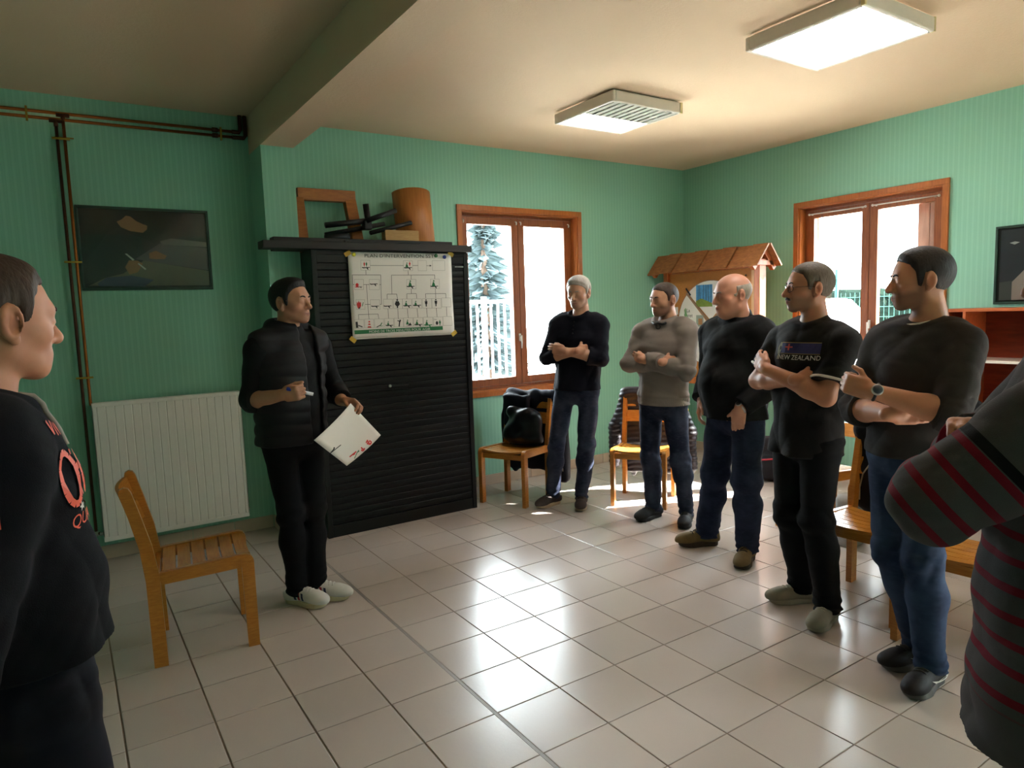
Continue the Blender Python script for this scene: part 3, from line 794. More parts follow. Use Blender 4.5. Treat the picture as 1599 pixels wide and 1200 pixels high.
# ---- picture frames
def picture(name, label, place, w, h, art):
    root = thing(name, label, 'picture', place(0, 0, 0))
    o0 = np.array(place(0, 0, 0))
    def P(mb): r = MB(); r.v = [tuple(np.array(place(*p))-o0) for p in mb.v]; r.f = mb.f; return r
    mfr = plain('dark_green_frame', (30, 58, 46), 0.4)
    fw = 0.016
    for q in ((-w/2, w/2, h/2-fw, h/2), (-w/2, w/2, -h/2, -h/2+fw), (-w/2, -w/2+fw, -h/2+fw, h/2-fw), (w/2-fw, w/2, -h/2+fw, h/2-fw)):
        obj('frame', P(MB().box(q[0], q[1], 0.0, 0.022, q[2], q[3], 0.002)), mfr, root)
    obj('print', P(MB().box(-w/2+fw, w/2-fw, 0.004, 0.010, -h/2+fw, h/2-fw)), plain('dark_photo_'+name, (34, 30, 30), 0.45, var=0.2, scale=6), root)
    for k, (rgb, polys) in enumerate(art):
        mb = MB()
        for pl in polys: mb.add([((u-0.5)*w, 0.0106+0.0003*k, (0.5-v)*h) for u, v in pl], [tuple(range(len(pl)))])
        tag(obj('print_detail', P(mb), plain('print_%s_%d_%d' % (name, k, int(w*h*1e4)), rgb, 0.5, var=0.12, scale=20), root), kind='stuff' if len(polys) > 1 else None)
    obj('glass', P(MB().box(-w/2+fw, w/2-fw, 0.0150, 0.0165, -h/2+fw, h/2-fw)), M_glass, root)
HA = hom([(100, 105), (1385, 200), (1405, 945), (165, 935)])
def pa(*pts):
    out = []
    for x, y in pts: q = HA@np.array([x, y, 1.0]); out.append((q[0]/q[2], q[1]/q[2]))
    return out
artA = [((46, 42, 44), [pa((180, 700), (420, 380), (560, 330), (640, 400), (830, 470), (940, 580), (700, 660), (560, 780), (250, 870))]),
        ((118, 106, 92), [pa((560, 780), (760, 660), (1372, 770), (1372, 905), (230, 890), (380, 820))]),
        ((104, 92, 94), [pa((680, 645), (920, 500), (1366, 555), (1370, 765), (760, 660))]),
        ((126, 114, 112), [pa((920, 480), (1030, 455), (1362, 500), (1364, 545), (940, 510))]),
        ((76, 80, 104), [pa((310, 870), (400, 815), (640, 800), (850, 845), (760, 905), (330, 895))]),
        ((168, 116, 78), [pa((510, 280), (560, 260), (600, 225), (640, 230), (700, 280), (760, 300), (805, 330), (800, 365), (760, 395), (640, 375), (550, 335)),
                          pa((580, 720), (620, 655), (700, 660), (750, 690), (700, 770), (620, 790)), pa((815, 590), (880, 570), (980, 620), (960, 650), (880, 650), (815, 640))]),
        ((26, 22, 24), [pa((480, 250), (560, 190), (660, 190), (790, 260), (780, 320), (700, 280), (650, 235), (600, 225), (560, 260))]),
        ((210, 204, 196), [pa((580, 592), (600, 590), (672, 650), (655, 660)), pa((700, 690), (712, 684), (782, 740), (770, 750))])]
picture('framed_photo', 'dark framed photo of a person writing, hung above the white radiator', lambda u, w, z: (-0.745+u, YB-0.001-w, 2.030+z), 0.775, 0.535, artA)
artB = [((74, 76, 88), [[(0.04, 0.05), (0.96, 0.05), (0.96, 0.72), (0.04, 0.72)]]), ((104, 110, 112), [[(0.04, 0.72), (0.4, 0.66), (0.96, 0.72), (0.96, 0.95), (0.04, 0.95)]]),
        ((206, 190, 186), [[(0.14, 0.95), (0.14, 0.72), (0.24, 0.56), (0.34, 0.48), (0.5, 0.5), (0.52, 0.95)]]), ((230, 232, 236), [[(0.11, 0.22), (0.15, 0.205), (0.19, 0.22), (0.15, 0.245)]]),
        ((150, 96, 80), [[(0.24, 0.82), (0.32, 0.62), (0.42, 0.6), (0.44, 0.88), (0.3, 0.88)]])]
picture('framed_photo', 'dark grey framed photo hung above the red brown bookcase', lambda u, w, z: (XR-0.001-w, -1.50-u, 1.747+z), 0.775, 0.545, artB)

# ---- radiator
rad = thing('radiator', 'white ribbed panel radiator under the framed photo', 'radiator', (-0.70, 1.75, 0.14))
RX0, RX1, RZ0, RZ1, RY = -1.148, -0.250, 0.142, 1.046, 1.722
def rpart(n, mb, m, smooth=False): return obj(n, mb, m, rad, smooth, True)
mb = MB(); n = 18; wv = (RX1-RX0)/n; prof = []
for i in range(n):
    a = RX0+i*wv
    prof += [(a, RY), (a+wv*0.40, RY), (a+wv*0.47, RY+0.005), (a+wv*0.53, RY+0.005), (a+wv*0.60, RY)]
prof.append((RX1, RY))
k_ = len(prof)
for zz in (RZ0+0.03, RZ1-0.025): mb.v += [(x, y, zz) for x, y in prof]
mb.f = [(i, i+1, k_+i+1, k_+i) for i in range(k_-1)]
rpart('front_panel', mb, M_rad)
rpart('casing', MB().box(RX0, RX1, RY-0.001, RY+0.006, RZ0, RZ0+0.03, 0.002).box(RX0, RX1, RY-0.001, RY+0.006, RZ1-0.025, RZ1, 0.002)
      .box(RX0, RX0+0.004, RY, RY+0.075, RZ0, RZ1).box(RX1-0.004, RX1, RY, RY+0.075, RZ0, RZ1).box(RX0, RX1, RY+0.07, RY+0.075, RZ0, RZ1), M_rad)
rpart('top_grille', MB().box(RX0+0.005, RX1-0.005, RY+0.006, RY+0.07, RZ1-0.006, RZ1-0.001), M_rad)
rpart('valve', MB().tube([(RX1-0.002, RY+0.03, RZ1-0.035), (RX1+0.03, RY+0.03, RZ1-0.035)], 0.008, 8).tube([(RX1+0.03, RY+0.03, RZ1-0.035), (RX1+0.035, RY+0.0, RZ1-0.035), (RX1+0.038, RY-0.03, RZ1-0.035)], [0.02, 0.022, 0.017], 12), M_white_metal, True)
rpart('drain_plug', MB().tube([(RX1-0.002, RY+0.03, RZ0+0.05), (RX1+0.012, RY+0.03, RZ0+0.05)], 0.008, 8), M_steel, True)
for xb in (-1.0, -0.43): rpart('bracket', MB().box(xb, xb+0.03, RY+0.075, YB-0.001, RZ0+0.1, RZ1-0.1), M_rad)

# ---- heating pipes
PYp = 1.797
pipes = thing('heating_pipes', 'pair of copper heating pipes running along the wall and down to the radiator', 'pipe', (-1.17, PYp, 0.15))
def ppart(n, mb, m): return obj(n, mb, m, pipes, True, True)
za, zb2 = 2.845, 2.808
ppart('pipe', MB().tube([(XL+0.02, PYp, za-0.01), (-0.14, PYp, za)], 0.0095, 10), M_copper)
ppart('pipe', MB().tube([(XL+0.02, PYp, zb2-0.01), (-0.14, PYp, zb2)], 0.0095, 10), M_copper)
ppart('riser', MB().tube([(-1.147, PYp, za-0.012), (-1.149, PYp, 2.0), (-1.150, PYp, 1.09), (-1.150, PYp-0.03, 1.035)], 0.0095, 10), M_copper)
ppart('riser', MB().tube([(-1.186, PYp, zb2-0.012), (-1.187, PYp, 1.6), (-1.188, PYp, 0.21), (-1.186, PYp, 0.192), (-1.152, PYp-0.03, 0.19)], 0.0095, 10), M_copper_dark)
for x_, z_ in ((-1.147, za-0.012), (-1.186, zb2-0.012)):
    ppart('tee', MB().tube([(x_-0.035, PYp, z_), (x_+0.035, PYp, z_)], 0.0125, 10).tube([(x_, PYp, z_), (x_, PYp, z_-0.035)], 0.0125, 10), M_copper_dark)
for zc in (2.69, 1.94, 1.21):
    ppart('pipe_clip', MB().box(-1.215, -1.12, PYp-0.012, PYp+0.004, zc-0.006, zc+0.006, 0.001).tube([(-1.168, PYp, zc), (-1.168, YB-0.002, zc)], 0.004, 6), M_brass)
for xc in (-1.33, -0.235):
    ppart('pipe_clip', MB().box(xc-0.006, xc+0.006, PYp-0.012, PYp+0.004, zb2-0.03, za+0.02, 0.001).tube([(xc, PYp, 2.82), (xc, YB-0.002, 2.82)], 0.004, 6), M_brass)
ppart('elbow', MB().tube([(-0.16, PYp, za), (-0.115, PYp, za), (-0.105, PYp, za+0.02), (-0.105, PYp, ZC)], 0.0135, 10), M_copper_dark)
ppart('elbow', MB().tube([(-0.16, PYp, zb2), (-0.085, PYp, zb2), (-0.072, PYp, zb2+0.02), (-0.072, PYp, ZC)], 0.0135, 10), M_copper_dark)
ppart('union_nut', MB().tube([(-0.29, PYp, za), (-0.255, PYp, za)], 0.016, 6).tube([(-0.29, PYp, zb2), (-0.255, PYp, zb2)], 0.016, 6), M_copper_dark)
ppart('radiator_valve', MB().tube([(-1.188, PYp-0.01, 0.205), (-1.188, PYp-0.01, 0.175)], 0.014, 8).tube([(-1.17, PYp-0.03, 0.19), (-1.148, PYp-0.03, 0.19)], 0.011, 8), M_steel)
ppart('wall_bracket', MB().box(-1.20, -1.10, PYp+0.01, YB-0.002, 2.70, 2.705), M_brass)

# ---- ceiling lights
t = NT('lamp_diffuser'); t.set(Base_Color=lin((240, 240, 235)), Emission_Color=(1.0, 0.97, 0.94, 1), Emission_Strength=4.5); M_lamp = t.m
M_lampbox = plain('lamp_housing', (206, 200, 188), 0.5, var=0.03)
M_louver = plain('lamp_louver', (200, 198, 190), 0.3, 0.2)
def ceiling_light(label, cx, cy, w, d, lit, rz=0.0):
    r = thing('ceiling_light', label, 'lamp', (cx, cy, ZC), rz)
    h = 0.085; zb = -h; tk = 0.024
    for q in ((-w/2, w/2, -d/2, -d/2+tk), (-w/2, w/2, d/2-tk, d/2), (-w/2, -w/2+tk, -d/2+tk, d/2-tk), (w/2-tk, w/2, -d/2+tk, d/2-tk)):
        obj('housing_side', MB().box(q[0], q[1], q[2], q[3], zb, -0.012, 0.008), M_lampbox, r)
    obj('mounting_plate', MB().box(-w/2+0.03, w/2-0.03, -d/2+0.03, d/2-0.03, -0.03, 0.0), M_lampbox, r)
    iw, idp = w/2-tk, d/2-tk
    nt = 4
    for i in range(nt):
        x = -iw+(i+0.5)*2*iw/nt
        on = i in lit
        if on: obj('tube_light', MB().box(x-iw/nt+0.004, x+iw/nt-0.004, -idp+0.004, idp-0.004, zb+0.006, zb+0.010), M_lamp, r)
        lv = MB()
        lv.box(x-iw/nt, x-iw/nt+0.003, -idp, idp, zb+0.002, -0.03); lv.box(x+iw/nt-0.003, x+iw/nt, -idp, idp, zb+0.002, -0.03)
        obj('louver_rail', lv, M_louver, r)
        if not on:
            bl = MB().prism([(-0.02, zb+0.002), (0.02, zb+0.002), (0.004, zb+0.03), (-0.004, zb+0.03)], 0, -iw/nt+0.003, iw/nt-0.003).mesh('louver_blade')
            bl.materials.append(M_louver)
            for j in range(10):
                o = link('louver_blade', bl, None, r); o.location = (x, -idp+(j+0.5)*2*idp/10, 0)
            obj('dark_tube', MB().tube([(x, -idp, zb+0.04), (x, idp, zb+0.04)], 0.013, 8), M_white_metal, r)
    for sx in (-1, 1):
        obj('corner_cap', MB().box(sx*w/2-0.013, sx*w/2+0.002 if sx > 0 else sx*w/2+0.013, -d/2-0.002, -d/2+0.02, zb-0.001, -0.012, 0.003) if sx > 0 else MB().box(-w/2-0.002, -w/2+0.013, -d/2-0.002, -d/2+0.02, zb-0.001, -0.012, 0.003),
            plain('yellowed_plastic', (206, 190, 140), 0.5), r)
    return r
ceiling_light('square louvred ceiling light with every tube lit', 2.235, -1.185, 0.645, 0.655, (0, 1, 2, 3))
ceiling_light('square louvred ceiling light with one dark end, nearer the back window', 2.165, 0.43, 0.635, 0.64, (2, 3), PI/2)
# ---- chairs: local frame, front towards -y, width along x
def make_chair(label, group):
    r = thing('wooden_chair', label, 'chair', group=group)
    W, tk = 0.43, 0.030
    for s in (-1, 1):
        x0, x1 = (s*W/2-tk, s*W/2) if s > 0 else (-W/2, -W/2+tk)
        # back post: straight leg, then leaning back, round top
        poly = [(0.165, 0.0), (0.222, 0.0), (0.226, 0.40), (0.240, 0.55), (0.272, 0.70), (0.300, 0.805), (0.296, 0.825), (0.280, 0.834), (0.262, 0.828), (0.252, 0.810), (0.226, 0.71), (0.190, 0.56), (0.170, 0.42)]
        obj('back_leg', MB().prism(poly, 0, x0, x1), M_beech, r)
        # front leg with its round corner
        ang = [(PI/2+PI/2*i/5) for i in range(6)]
        arc = [(-0.185+0.040*math.cos(a), 0.412+0.040*math.sin(a)) for a in ang]
        obj('front_leg', MB().prism([(-0.175, 0.0), (-0.170, 0.395), (-0.170, 0.452)]+arc+[(-0.225, 0.0)], 0, x0, x1), M_beech, r)
        obj('side_rail', MB().prism([(-0.170, 0.390), (0.168, 0.376), (0.172, 0.430), (-0.170, 0.452)], 0, x0+0.002*(s < 0), x1-0.002*(s > 0)), M_beech, r)
    xi = W/2-tk
    cv = lambda u: -0.016*(1-(u/xi)**2)
    us = [-xi+2*xi*i/8 for i in range(9)]
    y0s = [-0.212+i*0.0635 for i in range(6)]
    def curved(ya, yb, za, zb, th):
        mb = MB()
        for y, z in ((ya, za), (yb, zb)):
            for u in us: mb.v.append((u, y, z+cv(u)))
            for u in us: mb.v.append((u, y, z+cv(u)-th))
        n = 9
        for i in range(8):
            mb.f += [(i, i+1, 2*n+i+1, 2*n+i), (n+i, 3*n+i, 3*n+i+1, n+i+1), (i, n+i, n+i+1, i+1), (2*n+i, 2*n+i+1, 3*n+i+1, 3*n+i)]
        mb.f += [(0, 2*n, 3*n, n), (8, n+8, 3*n+8, 2*n+8)]
        return mb
    for i, ya in enumerate(y0s):
        z = 0.446-0.003*i
        obj('seat_slat', curved(ya, ya+0.0555, z, z-0.002, 0.014), M_beech_slat, r)
    obj('front_rail', MB().box(-xi, xi, -0.205, -0.183, 0.372, 0.414, 0.002), M_beech_slat, r)
    obj('back_rail', MB().box(-xi, xi, 0.172, 0.192, 0.368, 0.410, 0.002), M_beech_slat, r)
    # curved back boards
    def backboard(zlo, zhi):
        mb = MB(); yf = lambda z: 0.208+(z-0.55)*0.30
        n = 9
        for z in (zlo, zhi):
            for u in us: mb.v.append((u, yf(z)+0.022*(1-(u/xi)**2)+0.004, z))
            for u in us: mb.v.append((u, yf(z)+0.022*(1-(u/xi)**2)+0.018, z))
        for i in range(8):
            mb.f += [(i, i+1, 2*n+i+1, 2*n+i), (n+i, 3*n+i, 3*n+i+1, n+i+1), (i, n+i, n+i+1, i+1), (2*n+i, 2*n+i+1, 3*n+i+1, 3*n+i)]
        mb.f += [(0, 2*n, 3*n, n), (8, n+8, 3*n+8, 2*n+8)]
        return mb
    obj('back_slat', backboard(0.722, 0.806), M_beech_slat, r)
    obj('back_slat', backboard(0.600, 0.690), M_beech_slat, r)
    return r
CHAIRS = [  # x, y, facing angle (deg), label
    (-0.800, 0.190, -7, 'empty honey coloured wooden chair beside the man in the padded vest'),
    (1.760, 1.285, 206, 'wooden chair under the back window with a navy coat over its backrest'),
    (2.515, 0.575, 214, 'wooden chair in a sun patch with a quilted jacket on its backrest'),
    (2.965, -0.690, 176, 'wooden chair throwing slat shadows, behind the man in the black t-shirt'),
    (2.815, -1.290, 180, 'wooden chair with a big black coat, beyond the front row chairs'),
    (2.070, -1.515, 184, 'slatted wooden chair between the black t-shirt man and the jeans man in the grey sweater'),
    (1.995, -1.975, 184, 'slatted wooden chair behind the knee of the man in the grey long sleeve top')]
ch0 = None
for i, (x, y, a, lab) in enumerate(CHAIRS):
    rz = math.radians(a)+PI/2
    if ch0 is None:
        ch0 = make_chair(lab, 'slatted wooden chairs'); ch0.location = (x, y, 0); ch0.rotation_euler = (0, 0, rz)
    else: dup(ch0, (x, y, 0), rz, lab, 'slatted wooden chairs')

# ---- coats and bags on the chairs: soft implicit shapes in the chair's frame
def chair_frame(i):
    x, y, a, _ = CHAIRS[i]; a = math.radians(a)+PI/2
    ex = np.array([math.cos(a), math.sin(a), 0]); ey = np.array([-math.sin(a), math.cos(a), 0])
    return np.array([x, y, 0.0]), np.array([ex, ey, (0, 0, 1.0)])
def coat(name, label, ci, shape, m, h, cat='coat', folds=None, parts=()):
    o, Mx = chair_frame(ci)
    r = thing(name, label, cat, (o[0], o[1], 0))
    fd = folds
    nd = Xf(Op(shape, fd, 0.02) if fd else shape, o, Mx)
    sdf_obj('shell', nd, h, m, r)
    for (n, mb, mm) in parts:
        w = MB(); w.v = [tuple(o+np.array(p)@Mx) for p in mb.v]; w.f = mb.f; obj(n, w, mm, r, True, True)
    return r
def foldfn(seed, amp, bias, lo=14, hi=40):
    F = Folds(seed, 6, lo, hi, bias)
    return lambda d, P: d+amp*F(P)
def cloth(name, rgb, rough=0.85, bump=0.25, bscale=350, var=0.12, sheen=0.0):
    if name in MATS: return MATS[name]
    m = plain(name, rgb, rough, var=var, scale=25, bump=bump, bscale=bscale, spec=0.3)
    m.node_tree.nodes['Principled BSDF'].inputs['Sheen Weight'].default_value = sheen; return m
M_navy = cloth('navy_cloth', (17, 20, 34), 0.7); M_blackcloth = cloth('black_cloth', (9, 8, 11), 0.7)
M_quilt = cloth('brown_black_quilt', (38, 32, 36), 0.42, sheen=0.0); M_greycloth = cloth('dark_grey_cloth', (30, 29, 35), 0.8)
# navy coat: over the backrest, long tails behind
E2 = np.eye(3)
shape = U(0.05, Bx((-0.015, 0.315, 0.60), (0.275, 0.030, 0.24), 0.028), Bx((0.0, 0.335, 0.42), (0.295, 0.026, 0.24), 0.024), Rc((-0.20, 0.29, 0.838), (0.20, 0.29, 0.838), 0.042, 0.042),
          Bx((-0.10, 0.205, 0.68), (0.13, 0.022, 0.16), 0.02), Bx((0.24, 0.31, 0.36), (0.10, 0.045, 0.26), 0.04), Rc((-0.225, 0.33, 0.36), (-0.20, 0.33, 0.16), 0.05, 0.02))
coat('winter_coat', 'navy coat hung over the chair under the back window', 1, shape, M_navy, 0.010, folds=foldfn(3, 0.020, (2.2, 0.6, 0.5), 18, 45),
     parts=[('zip_pull', MB().box(0.30, 0.306, 0.255, 0.262, 0.20, 0.225), M_steel)])
shape = U(0.04, El((0.03, 0.125, 0.60), (0.155, 0.085, 0.13)), El((-0.07, 0.12, 0.55), (0.10, 0.08, 0.10)), Rc((-0.10, 0.13, 0.70), (0.15, 0.135, 0.69), 0.045, 0.04), Rc((0.15, 0.12, 0.66), (0.15, 0.10, 0.53), 0.04, 0.045), El((0.03, 0.10, 0.50), (0.16, 0.09, 0.065)))
coat('rolled_jacket', 'shiny black padded jacket bundled on the seat in front of the navy coat', 1, cut(shape, ((0, 0, 0.447), (0, 0, -1))), cloth('shiny_black_nylon', (14, 15, 20), 0.28, sheen=0.0), 0.009, cat='jacket', folds=foldfn(5, 0.022, (1, 1, 1.6), 26, 70))
# quilted jacket: ribs across, tails either side of the backrest
def quilt(d, P):
    return d-0.0075*np.abs(np.sin((P[:, 2]+0.02*np.sin(P[:, 0]*14))*PI/0.042))+0.006*FQ(P)
FQ = Folds(9, 5, 12, 30)
shape = U(0.04, Bx((0.0, 0.315, 0.60), (0.24, 0.030, 0.20), 0.028), Rc((-0.20, 0.295, 0.835), (0.20, 0.295, 0.835), 0.040, 0.040), Bx((0.02, 0.345, 0.40), (0.275, 0.024, 0.25), 0.022),
          Rc((-0.20, 0.31, 0.80), (-0.325, 0.40, 0.52), 0.050, 0.047), Rc((-0.325, 0.40, 0.52), (-0.345, 0.42, 0.20), 0.048, 0.040),
          Rc((0.20, 0.30, 0.80), (0.30, 0.33, 0.50), 0.055, 0.058), Rc((0.30, 0.33, 0.50), (0.32, 0.33, 0.22), 0.058, 0.048), Rc((-0.14, 0.35, 0.4), (-0.16, 0.36, 0.12), 0.05, 0.012))
coat('quilted_jacket', 'dark quilted jacket with sunlit sleeve hung on a chair back', 2, shape, M_quilt, 0.009, cat='jacket', folds=quilt,
     parts=[('snap_badge', MB().tube([(0.30, 0.265, 0.70), (0.302, 0.255, 0.70)], 0.016, 12), M_brass)])
# black coat on the far chair, sunlit shoulder
shape = U(0.05, Bx((-0.02, 0.31, 0.66), (0.25, 0.045, 0.24), 0.04), Rc((-0.22, 0.29, 0.88), (0.22, 0.29, 0.89), 0.06, 0.06), Rc((-0.24, 0.27, 0.82), (-0.33, 0.22, 0.45), 0.06, 0.06),
          Rc((0.20, 0.24, 0.84), (0.19, 0.12, 0.45), 0.06, 0.055), Bx((0.02, 0.34, 0.36), (0.24, 0.035, 0.22), 0.03), Rc((-0.05, 0.22, 0.80), (-0.08, 0.16, 0.47), 0.055, 0.06))
coat('winter_coat', 'big black coat spread over the chair between two standing men', 4, shape, M_greycloth, 0.010, folds=foldfn(12, 0.016, (1.8, 1.8, 0.5), 16, 42),
     parts=[('zip_pull', MB().box(-0.045, -0.035, 0.145, 0.152, 0.60, 0.612), M_steel)])
shape = U(0.05, Bx((0.0, 0.30, 0.62), (0.22, 0.035, 0.22), 0.03), Rc((-0.19, 0.285, 0.84), (0.19, 0.285, 0.84), 0.05, 0.05), Rc((-0.16, 0.30, 0.60), (-0.11, 0.335, 0.22), 0.07, 0.03), Bx((0.02, 0.34, 0.42), (0.20, 0.03, 0.20), 0.028))
coat('winter_coat', 'black coat with pale piping on the slatted chair by the jeans', 5, shape, M_blackcloth, 0.010, folds=foldfn(15, 0.012, (1.8, 1.8, 0.5), 16, 42),
     parts=[('piping', MB().tube([(-0.13, 0.235, 0.66), (-0.165, 0.232, 0.60), (-0.185, 0.24, 0.52), (-0.19, 0.25, 0.45)], 0.004, 6), plain('pale_piping', (170, 160, 140), 0.6))])
# backpack on the floor by the roofed board
bp = onZ(1192, 746); bo = np.array([bp[0]+0.02, bp[1]-0.12, 0])
r = thing('backpack', 'grey and dark red backpack on the floor near the roofed board', 'bag', (bo[0], bo[1], 0))
Mb = np.array([[0.55, -0.83, 0], [0.83, 0.55, 0], [0, 0, 1.0]])
sdf_obj('sack', cut(Xf(Op(U(0.03, Bx((0, 0, 0.19), (0.15, 0.09, 0.19), 0.06), Bx((0, -0.10, 0.13), (0.12, 0.045, 0.11), 0.035)), foldfn(21, 0.006, (1, 1, 1))), bo, Mb), ((0, 0, 0.001), (0, 0, -1))), 0.010, M_greycloth, r)
def bl(p): return tuple(bo+np.array(p)@Mb)
obj('pocket_trim', MB().tube([bl((-0.115, -0.146, 0.2)), bl((0, -0.150, 0.215)), bl((0.115, -0.146, 0.2))], 0.008, 6), plain('dark_red_trim', (150, 24, 44), 0.6), r, True, True)
obj('carry_handle', MB().tube([bl((-0.04, 0.03, 0.375)), bl((-0.03, 0.03, 0.41)), bl((0.03, 0.03, 0.41)), bl((0.04, 0.03, 0.375))], 0.008, 6), M_blackcloth, r, True, True)
# pale bag glimpsed behind the chairs
bo2 = np.array([2.80, -0.98, 0]); r = thing('tote_bag', 'pale grey bag on the floor between two chairs', 'bag', tuple(bo2))
sdf_obj('sack', cut(Op(Bx(bo2+V(0, 0, 0.16), (0.11, 0.06, 0.17), 0.04), foldfn(25, 0.010, (1, 1, 0.6))), ((0, 0, 0.001), (0, 0, -1))), 0.010, plain('grey_canvas', (150, 146, 140), 0.8), r)
obj('strap', MB().tube([bo2+V(-0.06, -0.02, 0.32), bo2+V(-0.05, -0.02, 0.40), bo2+V(0.05, -0.02, 0.40), bo2+V(0.06, -0.02, 0.32)], 0.007, 6), M_blackcloth, r, True, True)

# ---- roofed notice board
KX, KY0, KY1 = 3.95, 0.46, 1.80
M_pine = wood('notice_pine', (196, 108, 46), (150, 70, 24), 0.45, (6, 6, 1)); M_shingle = wood('shingle_wood', (172, 110, 60), (120, 70, 34), 0.6, (10, 3, 3))
M_cork = plain('chip_board', (186, 122, 58), 0.75, var=0.18, scale=90); M_pale = wood('notice_pale', (214, 168, 112), (190, 138, 80), 0.5, (6, 6, 1))
kb = thing('notice_board', 'wooden notice board with a shingled gable roof in the corner', 'notice board', (KX, (KY0+KY1)/2, 0))
def kp(n, mb, m, smooth=False, par=kb): return obj(n, mb, m, par, smooth, True)
for y0, y1 in ((0.538, 0.598), (1.632, 1.692)):
    kp('post', MB().box(KX-0.045, KX+0.045, y0, y1, 0.0, 1.93, 0.004), M_pine)
    kp('foot', MB().box(KX-0.30, KX+0.25, y0-0.001, y1+0.001, 0.0, 0.075, 0.004), M_pine)
kp('rail', MB().box(KX-0.03, KX+0.03, 0.60, 1.63, 0.770, 0.832, 0.003), M_pine)
kp('rail', MB().box(KX-0.03, KX+0.03, 0.60, 1.63, 1.86, 1.90, 0.003), M_pine)
kp('panel', MB().box(KX-0.012, KX+0.010, 0.645, 1.63, 0.834, 1.858), M_cork)
kp('edge_board', MB().box(KX-0.016, KX+0.010, 0.612, 0.645, 0.834, 1.858), M_pale)
ridge_z, eave_z, hw = 2.046, 1.856, 0.158
nsh = 8; Ls = (KY1-KY0)/nsh
for side in (-1, 1):
    for i in range(nsh):
        y0 = KY0+i*Ls+0.005; y1 = KY0+(i+1)*Ls-0.005
        lift = 0.0 if i % 2 else 0.010
        w0 = random.uniform(-0.004, 0.004)
        a = (KX+side*(hw+w0), eave_z-w0); b_ = (KX, ridge_z)
        nx, nz = side*(ridge_z-eave_z), hw; L = math.hypot(nx, nz); nx, nz = nx/L, nz/L
        t0, t1 = lift, lift+0.014
        mb = MB().add([(a[0]+nx*t0, y0, a[1]+nz*t0), (b_[0]+nx*t0, y0, b_[1]+nz*t0), (b_[0]+nx*t1, y0, b_[1]+nz*t1), (a[0]+nx*t1, y0, a[1]+nz*t1),
                       (a[0]+nx*t0, y1, a[1]+nz*t0), (b_[0]+nx*t0, y1, b_[1]+nz*t0), (b_[0]+nx*t1, y1, b_[1]+nz*t1), (a[0]+nx*t1, y1, a[1]+nz*t1)],
                      [(0, 1, 2, 3), (7, 6, 5, 4), (0, 4, 5, 1), (1, 5, 6, 2), (2, 6, 7, 3), (3, 7, 4, 0)])
        kp('shingle', mb, M_shingle)
for y0 in (KY0+0.06, KY1-0.10):
    for side in (-1, 1):
        kp('rafter', MB().bar((KX+side*hw*0.92, y0+0.02, eave_z-0.01), (KX, y0+0.02, ridge_z-0.035), 0.04, 0.045, up=(side*0.77, 0, 0.64)), M_pine)
    kp('tie_beam', MB().box(KX-0.12, KX+0.12, y0, y0+0.04, 1.875, 1.915), M_pine)
# sheets pinned to it
PXk = KX-0.0125
def sheet_poly(pts, off): return MB().add([(PXk-off, y, z) for y, z in pts]+[(PXk-off+0.0008, y, z) for y, z in pts],
                                          [tuple(range(len(pts))), tuple(range(2*len(pts)-1, len(pts)-1, -1))]+[(i, (i+1) % len(pts), len(pts)+(i+1) % len(pts), len(pts)+i) for i in range(len(pts))])
bc, br = (1.113, 1.366), 0.405
disc = thing('round_paper_chart', 'large round white paper chart pinned to the notice board', 'chart', (PXk, bc[0], bc[1]-br))
for q in range(4):                                   # four sectors between the wooden strips
    a0, a1 = PI/4+q*PI/2+0.03, PI/4+(q+1)*PI/2-0.03
    pts = [(bc[0]+0.03*math.cos((a0+a1)/2), bc[1]+0.03*math.sin((a0+a1)/2))]+[(bc[0]+br*math.cos(a0+(a1-a0)*i/14), bc[1]+br*math.sin(a0+(a1-a0)*i/14)) for i in range(15)]
    if q == 3: pts = pts
    obj('sector', sheet_poly(pts, 0.002), M_paper, disc, world_coords=True)
M_strip = plain('strip_wood', (150, 116, 92), 0.6)
for a in (PI/4, 3*PI/4, 5*PI/4, 7*PI/4):
    c_, s_ = math.cos(a), math.sin(a)
    obj('divider', MB().obox((PXk-0.005, bc[0]+c_*0.22, bc[1]+s_*0.22), (1, 0, 0), (0, -s_, c_), (0, c_, s_), 0.004, 0.009, 0.20), M_strip, disc, world_coords=True)
obj('pointer', MB().obox((PXk-0.008, bc[0]+0.27, bc[1]+0.31), (1, 0, 0), (0, -0.77, 0.64), (0, 0.64, 0.77), 0.003, 0.007, 0.045), M_black_paint, disc, world_coords=True)
obj('outline', MB().tube([(PXk-0.004, bc[0]+(br+0.004)*math.cos(2*PI*i/48), bc[1]+(br+0.004)*math.sin(2*PI*i/48)) for i in range(48)], 0.003, 5, closed=True), M_strip, disc, world_coords=True)
def card(name, label, y0, y1, z0, z1, m, off=0.006, extra=()):
    r = thing(name, label, 'card', (PXk, (y0+y1)/2, z0))
    obj('sheet', sheet_poly([(y1, z1), (y0, z1), (y0, z0), (y1, z0)], off), m, r, world_coords=True)
    for k, (mm, pts) in enumerate(extra):
        mb = MB()
        for pl in pts: mb.add([(PXk-off-0.0006-0.0002*k, y1+(y0-y1)*u, z1+(z0-z1)*v) for u, v in pl], [tuple(range(len(pl)))])
        obj('print', mb, mm, r, world_coords=True)
trees = [[(x, 1.0), (x+0.04, 1.0), (x+0.03+d, 0.0), (x+0.005+d, 0.0)] for x, d in ((0.1, 0.02), (0.24, -0.03), (0.42, 0.03), (0.6, 0.0), (0.76, -0.04), (0.9, 0.01))]
